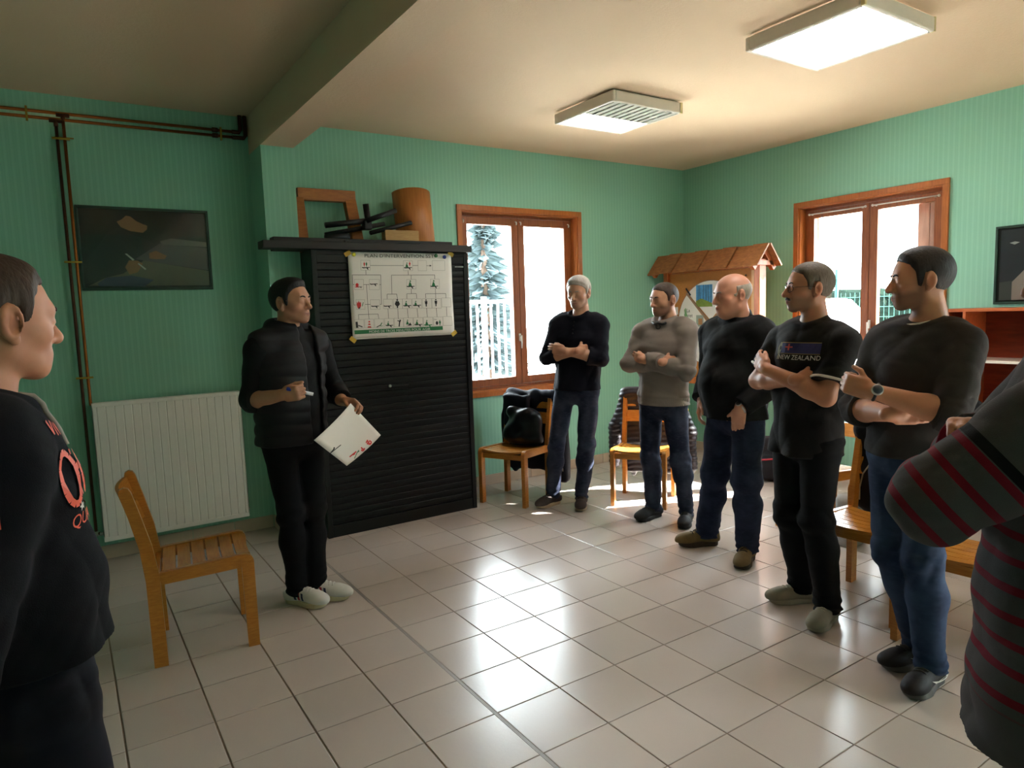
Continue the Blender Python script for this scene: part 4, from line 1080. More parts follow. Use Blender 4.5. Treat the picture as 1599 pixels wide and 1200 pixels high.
card('photo_card', 'blue and green forest photo card on the notice board', 1.085, 1.285, 1.525, 1.735, plain('photo_blue', (70, 140, 190), 0.5, var=0.4, scale=30), 0.006,
     [(plain('photo_trunks', (30, 50, 64), 0.5), trees), (plain('photo_meadow', (120, 140, 50), 0.5, var=0.4, scale=40), [[(0, 1), (0, 0.72), (0.35, 0.62), (1, 0.85), (1, 1)]])])
card('photo_card', 'small photo card with a brown square on the notice board', 1.195, 1.285, 1.335, 1.445, plain('photo_pale', (150, 160, 150), 0.5, var=0.3, scale=60), 0.006,
     [(plain('photo_brown', (170, 120, 70), 0.5, var=0.2, scale=60), [[(0.3, 0.85), (0.3, 0.3), (0.85, 0.3), (0.85, 0.85)]])])
card('photo_card', 'dark landscape photo card low on the notice board', 1.13, 1.21, 1.16, 1.26, plain('photo_dark', (80, 90, 70), 0.5, var=0.5, scale=40), 0.006)
card('photo_card', 'tall pale green photo card at the foot of the round paper chart', 1.135, 1.205, 0.985, 1.15, plain('photo_lime', (176, 184, 130), 0.5, var=0.25, scale=30), 0.006,
     [(plain('photo_stem', (90, 110, 50), 0.5), [[(0.3, 1), (0.38, 1), (0.5, 0.1), (0.44, 0.1)], [(0.6, 1), (0.68, 1), (0.8, 0.3), (0.75, 0.3)]])])
card('title_card', 'curved white title strip above the round paper chart', 1.04, 1.26, 1.765, 1.815, M_paper, 0.007)
me = text_mesh('lettering', 'ETRE', 0.034); link('lettering', me, plain('grey_ink', (128, 124, 118)), bpy.data.objects['title_card'])
lt = bpy.data.objects['title_card'].children[-1]; lt.rotation_euler = (PI/2, 0, -PI/2); lt.location = (-0.0085, 0.015, 0.022)
card('label_card', 'small white label strip under the round paper chart', 1.18, 1.25, 0.90, 0.945, M_paper, 0.006)
card('label_card', 'small tilted white slip at the left edge of the round paper chart', 1.52, 1.585, 1.455, 1.53, M_paper, 0.006)
card('label_card', 'tiny brown tag in the lower corner of the notice board', 1.36, 1.41, 0.905, 0.945, plain('brown_tag', (150, 108, 50)), 0.004)
me = text_mesh('handwriting', 'La\nForet', 0.05); hw_ = link('handwriting', me, M_ink, disc); hw_.rotation_euler = (PI/2, 0, -PI/2); hw_.location = (-0.0035, 0.275, 0.505)
obj('sprig', sheet_poly([(1.44, 1.50), (1.42, 1.52), (1.41, 1.47), (1.40, 1.44), (1.43, 1.42), (1.435, 1.46)], 0.004), plain('sprig_green', (120, 160, 110)), disc, world_coords=True)
tag(obj('pin', MB().sphere((PXk-0.006, 0.705, 1.795), 0.009, 8, 6), M_black_dull, None, True), 'black push pin near the top of the notice board', 'pin')

# ---- bookcase at the right
M_red = wood('red_brown_wood', (150, 62, 32), (112, 40, 20), 0.4, (6, 1, 6)); M_redl = wood('red_brown_edge', (196, 108, 60), (168, 84, 44), 0.4, (6, 1, 6))
BX0, BX1, BY0, BY1, BZT = 4.02, 4.345, -2.55, -0.90, 1.452
bk = thing('bookcase', 'open red brown bookcase against the wall under a framed photo', 'bookcase', ((BX0+BX1)/2, (BY0+BY1)/2, 0))
def bpk(n, mb, m): return obj(n, mb, m, bk, world_coords=True)
bpk('top', MB().box(BX0-0.005, BX1, BY0, BY1, BZT-0.022, BZT, 0.002), M_redl)
bpk('back_panel', MB().box(BX1-0.008, BX1, BY0, BY1, 0.0, BZT-0.022), M_red)
div = [-0.90, -1.06, -1.44, -1.82, -2.20, -2.55]
for i, y in enumerate(div):
    bpk('upright', MB().box(BX0, BX1-0.008, (y-0.019) if i == 0 else (y-0.0095 if i < 5 else y), y if i == 0 else (y+0.0095 if i < 5 else y+0.019), 0.0, BZT-0.022, 0.001), M_redl)
M_shelfw = plain('white_shelf', (216, 208, 198), 0.4)
for i in range(5):
    a, b_ = div[i+1]+0.0095 if i < 4 else div[5]+0.019, div[i]-0.0095 if i else div[0]-0.019
    for k_, z in enumerate((0.05, 0.40, 0.74, 1.085)):
        bpk('shelf', MB().box(BX0+0.004, BX1-0.008, a, b_, z-0.009, z+0.009, 0.001), M_shelfw if k_ == 3 else M_red)

# ---- outside
M_snow = plain('pale_gravel', (206, 202, 196), 0.95, var=0.08, scale=2)
tag(obj('ground_outside', MB().box(-30, 60, 2.2, 60, -0.5, -0.35).box(4.7, 60, -40, 2.2, -0.5, -0.35), M_snow), 'pale bright ground outside the windows', None, None, 'structure')
M_needle = plain('spruce_needle', (64, 74, 76), 0.9, var=0.4, scale=6, spec=0.0); M_bark = plain('bark', (70, 54, 44), 0.9)
tp = onY(758, 470, 12.0); r = thing('spruce_tree', 'tall pale spruce outside the back window', 'tree', (tp[0], 12.0, -0.35))
obj('trunk', MB().tube([(0, 0, 0), (0, 0, 5.0)], [0.16, 0.04], 8), M_bark, r)
mb = MB(); rr = random.Random(4)
for i in range(380):
    z = rr.uniform(0.5, 5.6)**1.0; R0 = 1.45*(1-(z/6.0))+0.05; a = rr.uniform(0, 2*PI); L = R0*rr.uniform(0.55, 1.0); w = 0.14
    d = np.array([math.cos(a), math.sin(a), -0.30]); s_ = np.array([-math.sin(a), math.cos(a), 0]); o0 = np.array([0, 0, z])
    mb.add([o0, o0+d*L*0.6+s_*w, o0+d*L, o0+d*L*0.6-s_*w], [(0, 1, 2, 3)])
    mb.add([o0, o0+d*L*0.5+np.array([0, 0, 0.09]), o0+d*L, o0+d*L*0.5-np.array([0, 0, 0.16])], [(0, 1, 2, 3)])
obj('foliage', mb, M_needle, r)
# white railing outside the back window
rl = thing('white_railing', 'white metal railing fence outside the back window', 'fence', (3.2, 5.4, -0.35))
ry = 5.4; M_wrail = plain('white_rail', (230, 230, 228), 0.5)
ztop = onY(800, 468, ry)[2]; x_a, x_b = onY(705, 470, ry)[0]-0.3, onY(900, 470, ry)[0]+0.3
obj('top_rail', MB().box(x_a, x_b, ry-0.02, ry+0.02, ztop-0.05, ztop), M_wrail, rl, world_coords=True)
obj('bottom_rail', MB().box(x_a, x_b, ry-0.02, ry+0.02, -0.20, -0.15), M_wrail, rl, world_coords=True)
bm_ = MB().box(-0.012, 0.012, -0.012, 0.012, -0.2, ztop-0.04).mesh('baluster'); bm_.materials.append(M_wrail)
nb = int((x_b-x_a)/0.12)
for i in range(nb+1):
    o = link('baluster', bm_, None, rl); o.location = (x_a+i*0.12-3.2, 0, 0.35)
for i in range(0, nb+1, 7):
    obj('post', MB().box(x_a+i*0.12-0.03, x_a+i*0.12+0.03, ry-0.03, ry+0.03, -0.35, ztop+0.05), M_wrail, rl, world_coords=True)
# hedge and wire fence outside the other window
hx = 13.0
h0, h1 = onX(1285, 460, hx), onX(1465, 440, hx)
M_hedge = plain('hedge_leaf', (19, 27, 23), 0.9, var=0.5, scale=9, spec=0.0)
hd = thing('clipped_hedge', 'long clipped hedge outside the window behind the wire fence', 'hedge', (hx+0.5, -2.0, -0.35))
hz = onX(1380, 452, hx)[2]
hb = MB(); rr = random.Random(8); NY, NZ = 90, 16; ya, yb_ = -14.0, 9.0
for i in range(NY+1):
    for j in range(NZ+1):
        y = ya+(yb_-ya)*i/NY; z = -0.35+(hz+0.35)*j/NZ
        hb.v.append((hx+rr.uniform(-0.09, 0.09)+(0.0 if j < NZ else 0.12), y+rr.uniform(-0.05, 0.05), z+rr.uniform(-0.06, 0.06)))
for i in range(NY+1): hb.v.append((hx+1.0, ya+(yb_-ya)*i/NY, hz+rr.uniform(-0.05, 0.05)))
for i in range(NY):
    for j in range(NZ): hb.f.append((i*(NZ+1)+j, (i+1)*(NZ+1)+j, (i+1)*(NZ+1)+j+1, i*(NZ+1)+j+1))
    hb.f.append((i*(NZ+1)+NZ, (i+1)*(NZ+1)+NZ, (NY+1)*(NZ+1)+i+1, (NY+1)*(NZ+1)+i))
obj('foliage', hb, M_hedge, hd, world_coords=True)
lf = MB()
for i in range(2600):
    y = rr.uniform(ya, yb_); z = rr.uniform(-0.3, hz+0.05); s_ = rr.uniform(0.05, 0.12); c_ = np.array([hx-0.06, y, z])
    d1 = np.array([rr.uniform(-0.5, 0.5), rr.uniform(-1, 1), rr.uniform(-1, 1)])*s_; d2 = np.array([rr.uniform(-0.5, 0.5), rr.uniform(-1, 1), rr.uniform(-1, 1)])*s_
    lf.add([c_, c_+d1, c_+d1+d2, c_+d2], [(0, 1, 2, 3)])
tag(obj('leaf_mass', lf, plain('hedge_leaf_light', (32, 42, 35), 0.8, var=0.4, scale=9, spec=0.0), hd, world_coords=True), kind='stuff')
wf = thing('wire_fence', 'green wire mesh fence with posts in front of the hedge', 'fence', (hx-0.6, -2.0, -0.35))
M_gw = plain('green_wire', (46, 78, 68), 0.5, spec=0.1); wx = hx-0.6
for y in np.arange(-10.0, 6.0, 2.5):
    obj('post', MB().tube([(wx, y, -0.35), (wx, y, hz+0.45)], 0.035, 8), plain('green_post', (24, 62, 60), 0.5, spec=0.1), wf, True, True)
wm = MB()
for z in np.arange(-0.2, hz-0.05, 0.20): wm.box(wx-0.004, wx+0.004, -10, 5, z-0.006, z+0.006)
for y in np.arange(-10, 5, 0.10): wm.box(wx-0.003, wx+0.003, y-0.0035, y+0.0035, -0.3, hz-0.05)
tag(obj('wire_mesh', wm, M_gw, wf, world_coords=True), kind='stuff')
# white van
vx = 9.6; va, vb = onX(1325, 470, vx), onX(1255, 470, vx)
vn = thing('parked_van', 'white van parked outside by the hedge', 'van', (vx, (va[1]+vb[1])/2+0.9, -0.35))
vz = onX(1300, 466, vx)[2]; y0v, y1v = va[1], va[1]+4.2
def vp(n, mb, m, smooth=False): return obj(n, mb, m, vn, smooth, True)
M_van = plain('van_white', (232, 232, 230), 0.35, var=0.01)
vp('body', MB().prism([(y0v, 0.0), (y0v, 0.55), (y0v+0.08, 0.75), (y0v+0.22, vz-0.25), (y0v+0.45, vz-0.03), (y0v+0.7, vz), (y1v-0.1, vz), (y1v, vz-0.15), (y1v, 0.0)], 0, vx-0.85, vx+0.85), M_van)
vp('windscreen', MB().box(vx-0.855, vx-0.850, y0v+0.45, y0v+1.2, 0.75, vz-0.25, 0.0), plain('van_glass', (40, 48, 54), 0.1))
vp('bumper', MB().box(vx-0.87, vx+0.87, y0v-0.05, y0v+0.10, 0.0, 0.22, 0.02), plain('van_trim', (70, 70, 72), 0.6))
for y in (y0v+0.75, y1v-0.8):
    for s_ in (-0.78, 0.78): vp('wheel', MB().tube([(vx+s_-0.09, y, -0.04), (vx+s_+0.09, y, -0.04)], 0.31, 20), plain('tyre', (24, 24, 26), 0.8), True)
# shutters folded back outside the right window
M_shut = wood('shutter_wood', (142, 96, 74), (112, 70, 52), 0.6, (8, 8, 1))
for nm, y0, y1, lab in (('window_shutter', 0.395, 0.455, 'brown wooden shutter folded back at the left of the window with rods'), ('window_shutter', -0.745, -0.47, 'brown plank shutter half closed at the right of the window with rods')):
    r = thing(nm, lab, 'shutter', (XR+TW+0.03, (y0+y1)/2, WIN2[2]))
    k = 1 if y1-y0 < 0.1 else 3
    for i in range(k):
        a = y0+(y1-y0)*i/k; obj('plank', MB().box(XR+0.20, XR+0.235, a+0.001, a+(y1-y0)/k-0.001, WIN2[2]+0.005, WIN2[3]-0.005, 0.003), M_shut, r, world_coords=True)
    obj('brace', MB().box(XR+0.235, XR+0.25, y0, y1, 1.15, 1.23).box(XR+0.235, XR+0.25, y0, y1, 1.95, 2.03), M_shut, r, world_coords=True)
# ================================================================== PEOPLE
def skin_mat():
    t = NT('skin'); a = t.node('ShaderNodeAttribute', attribute_name='Col')
    n = t.noise(90, 3); n2 = t.noise(500, 2)
    c = t.mix(t.math('MULTIPLY', n, 0.35), a.outputs['Color'], t.mix(0.5, a.outputs['Color'], (0.30, 0.07, 0.04, 1)))
    t.set(Base_Color=c, Roughness=0.5, Subsurface_Weight=0.08, Subsurface_Radius=(0.012, 0.005, 0.003))
    t.bump(n2, 0.08, 0.001); return t.m
M_skin = skin_mat()
def hair_mat(name, rgb, rough=0.6):
    if name in MATS: return MATS[name]
    t = NT(name); n = t.noise(140, 3, stretch=(1, 1, 0.25)); c = lin(rgb)
    t.set(Base_Color=t.mix(n, tuple(v*0.55 for v in c[:3])+(1,), tuple(min(1, v*1.45) for v in c[:3])+(1,)), Roughness=rough)
    t.b.inputs['Specular IOR Level'].default_value = 0.35
    t.bump(n, 0.6, 0.004); MATS[name] = t.m; return t.m
def denim(name, rgb, fade):
    if name in MATS: return MATS[name]
    t = NT(name); n = t.noise(7, 3); w = t.noise(600, 2, stretch=(1, 1, 3)); n3 = t.noise(30, 3, stretch=(1, 1, 2.5))
    c = t.mix(t.math('MULTIPLY', t.ramp(n, 0.42, 0.72), 0.75), lin(rgb), lin(fade))
    c = t.mix(t.math('MULTIPLY', t.ramp(n3, 0.5, 0.75), 0.35), c, lin(fade))
    t.set(Base_Color=t.mix(t.math('MULTIPLY', w, 0.3), c, tuple(v*0.5 for v in lin(rgb)[:3])+(1,)), Roughness=0.85)
    t.b.inputs['Specular IOR Level'].default_value = 0.2
    t.bump(w, 0.2, 0.002); MATS[name] = t.m; return t.m
M_eye = None
def eye_mat():
    t = NT('eyeball'); a = t.node('ShaderNodeAttribute', attribute_name='Col'); t.set(Base_Color=a.outputs['Color'], Roughness=0.25); return t.m
M_eye = eye_mat()

def head_sdf(jaw=1.0, fat=0.0, nose=1.0, brow=1.0, beard=0.0):
    """head in its own frame: x right, y forward, z up, origin at eye level; returns (skin, skull)"""
    skull = U(0.03, El((0, -0.014, 0.030), (0.0765, 0.099, 0.088)), El((0, 0.020, 0.022), (0.068, 0.070, 0.075)))
    base = [skull.ch[0], skull.ch[1],
            El((0, 0.028, -0.030), (0.060+fat*0.6, 0.060, 0.074)),
            Rc((0.040*jaw, 0.000, -0.055), (0.020*jaw, 0.058, -0.088), 0.026+fat, 0.020+fat*0.5), Rc((-0.040*jaw, 0.000, -0.055), (-0.020*jaw, 0.058, -0.088), 0.026+fat, 0.020+fat*0.5),
            El((0, 0.072, -0.093), (0.022*jaw, 0.019, 0.018)),
            El((0.041, 0.050, -0.024), (0.024+fat*0.5, 0.028, 0.020)), El((-0.041, 0.050, -0.024), (0.024+fat*0.5, 0.028, 0.020)),
            Rc((-0.036, 0.076, 0.019), (0.036, 0.076, 0.019), 0.0125*brow, 0.0125*brow),
            El((0, 0.074, -0.062), (0.030, 0.022, 0.024)),
            Rc((0, -0.020, -0.045), (0, -0.040, -0.165), 0.054+fat*0.6, 0.058+fat*0.6)]
    if fat > 0.004: base.append(El((0, 0.030, -0.115), (0.040, 0.040, 0.020)))
    face = U(0.022, *base)
    def socket(d, P):
        for sx in (-1, 1):
            q = (P-np.array([sx*0.032, 0.104, -0.001], f32))/np.array([0.021, 0.022, 0.0135], f32)
            e = (np.sqrt((q*q).sum(1))-1)*0.0135
            d = smax(d, -e, 0.010)
        return d
    face = Op(face, socket)
    lids = []
    for sx in (-1, 1):
        c = (sx*0.0315, 0.0775, -0.001)
        lids.append(cut(El(c, (0.0150, 0.0145, 0.0136)), ((0, 0.09, 0.0008), (0, 0.30, -1))))
        lids.append(cut(El(c, (0.0148, 0.0142, 0.0134)), ((0, 0.09, -0.0046), (0, 0.1, 1))))
    nz = [Rc((0, 0.087, 0.012), (0, 0.089+0.020*nose, -0.030), 0.0085, 0.0115*nose), El((0, 0.090+0.018*nose, -0.034), (0.012, 0.011, 0.0095)),
          El((0.0125, 0.092, -0.036), (0.0085, 0.011, 0.0085)), El((-0.0125, 0.092, -0.036), (0.0085, 0.011, 0.0085))]
    lips = [Rc((-0.019, 0.086, -0.0625), (0, 0.0965, -0.0600), 0.0040, 0.0058), Rc((0.019, 0.086, -0.0625), (0, 0.0965, -0.0600), 0.0040, 0.0058),
            Rc((-0.017, 0.086, -0.0665), (0, 0.0945, -0.0700), 0.0042, 0.0066), Rc((0.017, 0.086, -0.0665), (0, 0.0945, -0.0700), 0.0042, 0.0066)]
    ears = []
    for sx in (-1, 1):
        ca, sa = math.cos(0.32), math.sin(0.32); Me = np.array([[ca, sa*sx, 0], [-sa*sx, ca, 0.18], [0, -0.18, 1]])
        e = El((sx*0.079, -0.014, -0.008), (0.0085, 0.0195, 0.0330), Me)
        lob = El((sx*0.0765, -0.006, -0.036), (0.007, 0.010, 0.011))
        rim = To((sx*0.083, -0.015, -0.003), (ca, sx*-sa, 0), 0.0175, 0.0042, (V(0, 0, 1), 0.66))
        def carve(d, P, sx=sx):
            q = (P-np.array([sx*0.0885, -0.010, -0.010], f32))/np.array([0.0085, 0.0105, 0.017], f32)
            return smax(d, -(np.sqrt((q*q).sum(1))-1)*0.0085, 0.004)
        ears.append(Op(U(0.006, e, lob, rim), carve))
    soft = U(0.008, face, *lids, *nz, *ears)
    full = U(0.005, soft, *lips)
    return full, skull
def skin_cols(base, v_local, on_head, beard_rgb, beard, red=0.0):
    """vertex colours; v_local = head coordinates"""
    b = np.array(lin(base)[:3]); c = np.tile(b, (len(v_local), 1))
    x, y, z = v_local.T
    def blob(cx, cy, cz, r): return np.exp(-(((np.abs(x)-cx)/r)**2+((y-cy)/r)**2+((z-cz)/r)**2))
    rosy = np.clip(0.55*blob(0.045, 0.06, -0.03, 0.022)+0.7*blob(0, 0.11, -0.03, 0.016)+0.8*blob(0.082, -0.012, -0.008, 0.03)+red, 0, 1)*on_head
    c = c*(1-0.35*rosy[:, None])+np.array([0.40, 0.075, 0.05])*0.35*rosy[:, None]
    lip = np.clip(1.6*np.exp(-((z+0.0652)/0.0075)**2-(x/0.020)**2)*(y > 0.082), 0, 1)*on_head
    c = c*(1-0.6*lip[:, None])+np.array([0.30, 0.075, 0.06])*0.6*lip[:, None]
    sl = np.clip(1.5*np.exp(-((z+0.0650)/0.0016)**2-(x/0.021)**4)*(y > 0.082), 0, 1)*on_head
    c = c*(1-0.7*sl[:, None])+np.array([0.05, 0.015, 0.012])*0.7*sl[:, None]
    nos = np.clip(1.4*np.exp(-((np.abs(x)-0.0075)/0.0035)**2-((z+0.0445)/0.003)**2-((y-0.098)/0.006)**2), 0, 1)*on_head
    c = c*(1-0.8*nos[:, None])
    if beard > 0:
        chin = np.clip((-0.030-z+(y-0.03)*-0.15)/0.022, 0, 1)*np.clip((y+0.004)/0.02, 0, 1)*np.clip((z+0.150)/0.02, 0, 1)
        side = np.clip((0.018-z)/0.02, 0, 1)*np.exp(-((y-0.016)/0.016)**2)*(np.abs(x) > 0.05)
        must = np.exp(-((z+0.051)/0.0075)**2)*(y > 0.075)*(np.abs(x) < 0.034)
        m = np.clip(np.maximum(np.maximum(chin, side), must), 0, 1)*(1-lip)*on_head*beard
        c = c*(1-m[:, None])+np.array(lin(beard_rgb)[:3])*m[:, None]
    return c
def hair_sdf(skull, t0, front=0.078, temple=0.052, side=0.030, nape=-0.070, sideburn=-0.012, top=None, bald=False, wave=0.0, seed=1):
    ys = np.array([-0.13, -0.075, -0.040, -0.030, -0.016, 0.004, 0.014, 0.026, 0.034, 0.050, 0.066, 0.082, 0.12])
    zs = np.array([nape, nape, nape+0.012, -0.02, 0.028, 0.024, sideburn, sideburn+0.004, side, temple, front-0.010, front, front+0.004])
    Fh = Folds(seed, 6, 60, 160); Fe = Folds(seed+3, 5, 120, 420)
    def fn(d, P):
        x, y, z = P.T
        hl = np.interp(y, ys, zs)
        g = z-hl+0.0030*Fe(P)
        if bald:
            upper = 0.050+np.clip(-y, 0, 1)*0.1
            g = np.minimum(g, (upper-z)*1.0); g = np.minimum(g, (0.012-y)+0.02*(z < 0.01))
        t = t0*np.clip(g/0.034, 0.0, 1.0)**0.7+0.0012
        if top is not None: t = t+top*np.clip((z-0.06)/0.05, 0, 1)*np.clip((y+0.05)/0.1, 0.15, 1)*np.clip(g/0.03, 0, 1)
        d = d-t-0.0022*wave*Fh(P)
        return smax(d, -g*0.75, 0.003)
    return Op(skull, fn, 0.03)
def hand_nodes(w, d, m, t, curl=(0.35, 0.6, 0.4), thumb=(0.55, 0.65, 0.35), sc=1.0, spread=0.0):
    """w wrist, d finger direction, m side the palm faces, t thumb side"""
    w = V(w); d = unit(d); m = unit(V(m)-d*(V(m)@d)); t = unit(V(t)-d*(V(t)@d)-m*(V(t)@m))
    out = [Bx(w+(d*0.050+m*0.0)*sc, V(0.040, 0.044, 0.0145)*sc, 0.0135*sc, np.array([t, d, m])),
           Rc(w-d*0.02*sc, w+d*0.03*sc, 0.0265*sc, 0.024*sc), El(w+(d*0.035+t*0.026+m*0.010)*sc, V(0.017, 0.028, 0.015)*sc, np.array([t, d, m]))]
    palm = U(0.012, *out); fs = []
    for off, L in ((0.0295, 0.072), (0.0100, 0.080), (-0.0100, 0.074), (-0.0290, 0.059)):
        p = w+(d*0.090+t*off*0.98-d*abs(off)*0.15)*sc; a = 0; seg = []
        for k, (fr, r0, r1) in enumerate(((0.44, 0.0092, 0.0085), (0.31, 0.0085, 0.0078), (0.25, 0.0078, 0.0066))):
            a += curl[k]; dd = unit(d*math.cos(a)+m*math.sin(a)+t*off*spread)
            q = p+dd*L*fr*sc; seg.append(Rc(p, q, r0*sc, r1*sc)); p = q
        fs.append(U(0.002, *seg))
    p0 = w+(d*0.028+t*0.030+m*0.006)*sc; d1 = unit(t*thumb[0]+d*thumb[1]+m*thumb[2]); p1 = p0+d1*0.044*sc
    d2 = unit(d1*0.5+d*0.7+m*0.25-t*0.15); p2 = p1+d2*0.034*sc
    fs.append(U(0.003, Rc(p0, p1, 0.0125*sc, 0.0105*sc), Rc(p1, p2, 0.0105*sc, 0.0085*sc)))
    return U(0.005, palm, *fs)
class Sk:
    """a standing frame on the floor: lateral (left +), forward, height"""
    def __init__(s, x, y, yaw):
        a = math.radians(yaw); s.o = V(x, y, 0.0); s.F = V(math.cos(a), math.sin(a), 0.0); s.L = V(-math.sin(a), math.cos(a), 0.0); s.Z = V(0, 0, 1.0)
    def __call__(s, l, f, z): return s.o+s.L*l+s.F*f+s.Z*z
def head_frame(yaw, pitch=0.0, roll=0.0):
    a = math.radians(yaw); p = math.radians(pitch); r = math.radians(roll)
    F = V(math.cos(a)*math.cos(p), math.sin(a)*math.cos(p), math.sin(p)); R = unit(np.cross(F, (0, 0, 1))); Uu = np.cross(R, F)
    R2 = R*math.cos(r)+Uu*math.sin(r); U2 = -R*math.sin(r)+Uu*math.cos(r)
    return np.array([R2, F, U2])
def shoe(root, ank, yaw, kind, seed=0, L=0.285):
    """one shoe: upper mesh with sole and laces as sub-parts; ank = point on the floor under the ankle"""
    a = math.radians(yaw); Mx = np.array([[math.sin(a), -math.cos(a), 0], [math.cos(a), math.sin(a), 0], [0, 0, 1.0]])
    o = V(ank[0], ank[1], 0.0); k = L/0.285
    hi = 0.105 if kind.get('boot') else 0.072
    st = 0.030 if not kind.get('boot') else 0.034
    up = U(0.030, Rc((0, -0.042, 0.052), (0, -0.040, hi-0.012), 0.038, 0.036), Rc((0, -0.03, hi-0.022), (0, 0.035, hi-0.020), 0.037, 0.034), Rc((0, 0.02, 0.052), (0, 0.105, 0.050), 0.036, 0.031),
           El((0, 0.125, 0.040), (0.046, 0.072, 0.036 if not kind.get('boot') else 0.044)), El((0, -0.03, 0.04), (0.038, 0.05, 0.04)))
    upn = cut(Op(up, foldfn(seed+50, 0.0018, (1, 1, 1), 40, 90)), ((0, 0, st-0.006), (0, 0, -1)), ((0, -0.02, hi+0.004), (0, -0.25, 1)), k=0.004)
    u = sdf_obj('shoe', Xf(upn, o, Mx, k), kind.get('h', 0.0045), kind['upper'], root)
    def so(d, P):
        x, y, z = P.T
        t = np.clip((y+0.035)/0.165, 0, 1); r = np.interp(t, [0, 0.35, 0.75, 1], [0.038, 0.036, 0.047, 0.042]); yc = -0.035+t*0.165
        d2 = np.sqrt(x*x+(y-yc)**2)-r*1.03
        toe = np.clip((y-0.12)/0.08, 0, 1)*kind.get('rise', 0.010)
        zz = np.abs(z-st/2-toe*0.5)-(st/2-toe*0.5)
        return smax(d2, zz.astype(f32), 0.006)
    sn = Op(Bx((0, 0.065, 0.02), (0.06, 0.16, 0.03), 0.005), so)
    sdf_obj('sole', Xf(sn, o, Mx, k), 0.005, kind['sole'], u)
    if 'lace' in kind:
        lb = MB()
        for i in range(4):
            y = 0.028+i*0.020; pts = [(x, y+0.006*(x > 0)) for x in np.linspace(-0.022, 0.022, 5)]
            p = np.array([(x, yy, 0.2) for x, yy in pts]); h = ray_hit(upn, p, (0, 0, -1), 0.25)
            lb.tube([o+((q+V(0, 0, 0.001))*k)@Mx for q in h], 0.0034, 6)
        obj('laces', lb, kind['lace'], u, True, True)
    for (m, polys) in kind.get('marks', ()):           # flat marks on both sides, (y,z) outlines in the shoe's frame
        for sx in (-1, 1):
            mk = MB()
            for pl in polys:
                pl = densify(pl, 0.012); p = np.array([(sx*0.12, y, z) for y, z in pl]); h = ray_hit(upn, p, (-sx, 0, 0), 0.2)
                fan(mk, [o+((q+V(sx*0.0016, 0, 0))*k)@Mx for q in h])
            tag(obj('side_mark', mk, m, u, False, True), kind='stuff' if len(polys) > 1 else None)
    return u
def densify(pl, step):
    out = []
    for i in range(len(pl)):
        a = V(*pl[i]); b = V(*pl[(i+1) % len(pl)]); n = max(1, int(np.linalg.norm(b-a)/step))
        out += [tuple(a+(b-a)*j/n) for j in range(n)]
    return out
def fan(mb, pts): mb.add(pts, [tuple(range(len(pts)))])
def decal(name, node, outlines, m, parent, cam_dir, place, off=0.0025):
    """project flat outlines onto a garment: place(u,v) gives start points in front of it, marched along cam_dir"""
    mb = MB(); dfn = cam_dir if callable(cam_dir) else (lambda u, v: unit(cam_dir))
    for pl in outlines:
        p = np.array([place(u, v) for u, v in pl]); d = np.array([dfn(u, v) for u, v in pl]); h = ray_hit(node, p, d, 0.6); mb.add(list(h-d*off), [tuple(range(len(h)))])
    return obj(name, mb, m, parent, False, True)
def decal_text(name, node, body, size, m, parent, cam_dir, place, off=0.003):
    me = text_mesh(name, body, size); co = np.zeros(len(me.vertices)*3); me.vertices.foreach_get('co', co); co = co.reshape(-1, 3)
    bm = bmesh.new(); bm.from_mesh(me); bmesh.ops.triangulate(bm, faces=bm.faces); bm.to_mesh(me); bm.free()
    dfn = cam_dir if callable(cam_dir) else (lambda u, v: unit(cam_dir))
    d = np.array([dfn(x, y) for x, y, _ in co]); p = np.array([place(x, y) for x, y, _ in co]); h = ray_hit(node, p, d, 0.6)
    me.vertices.foreach_set('co', (h-d*off).ravel()); me.update(); return obj(name, me, m, parent, False, True)

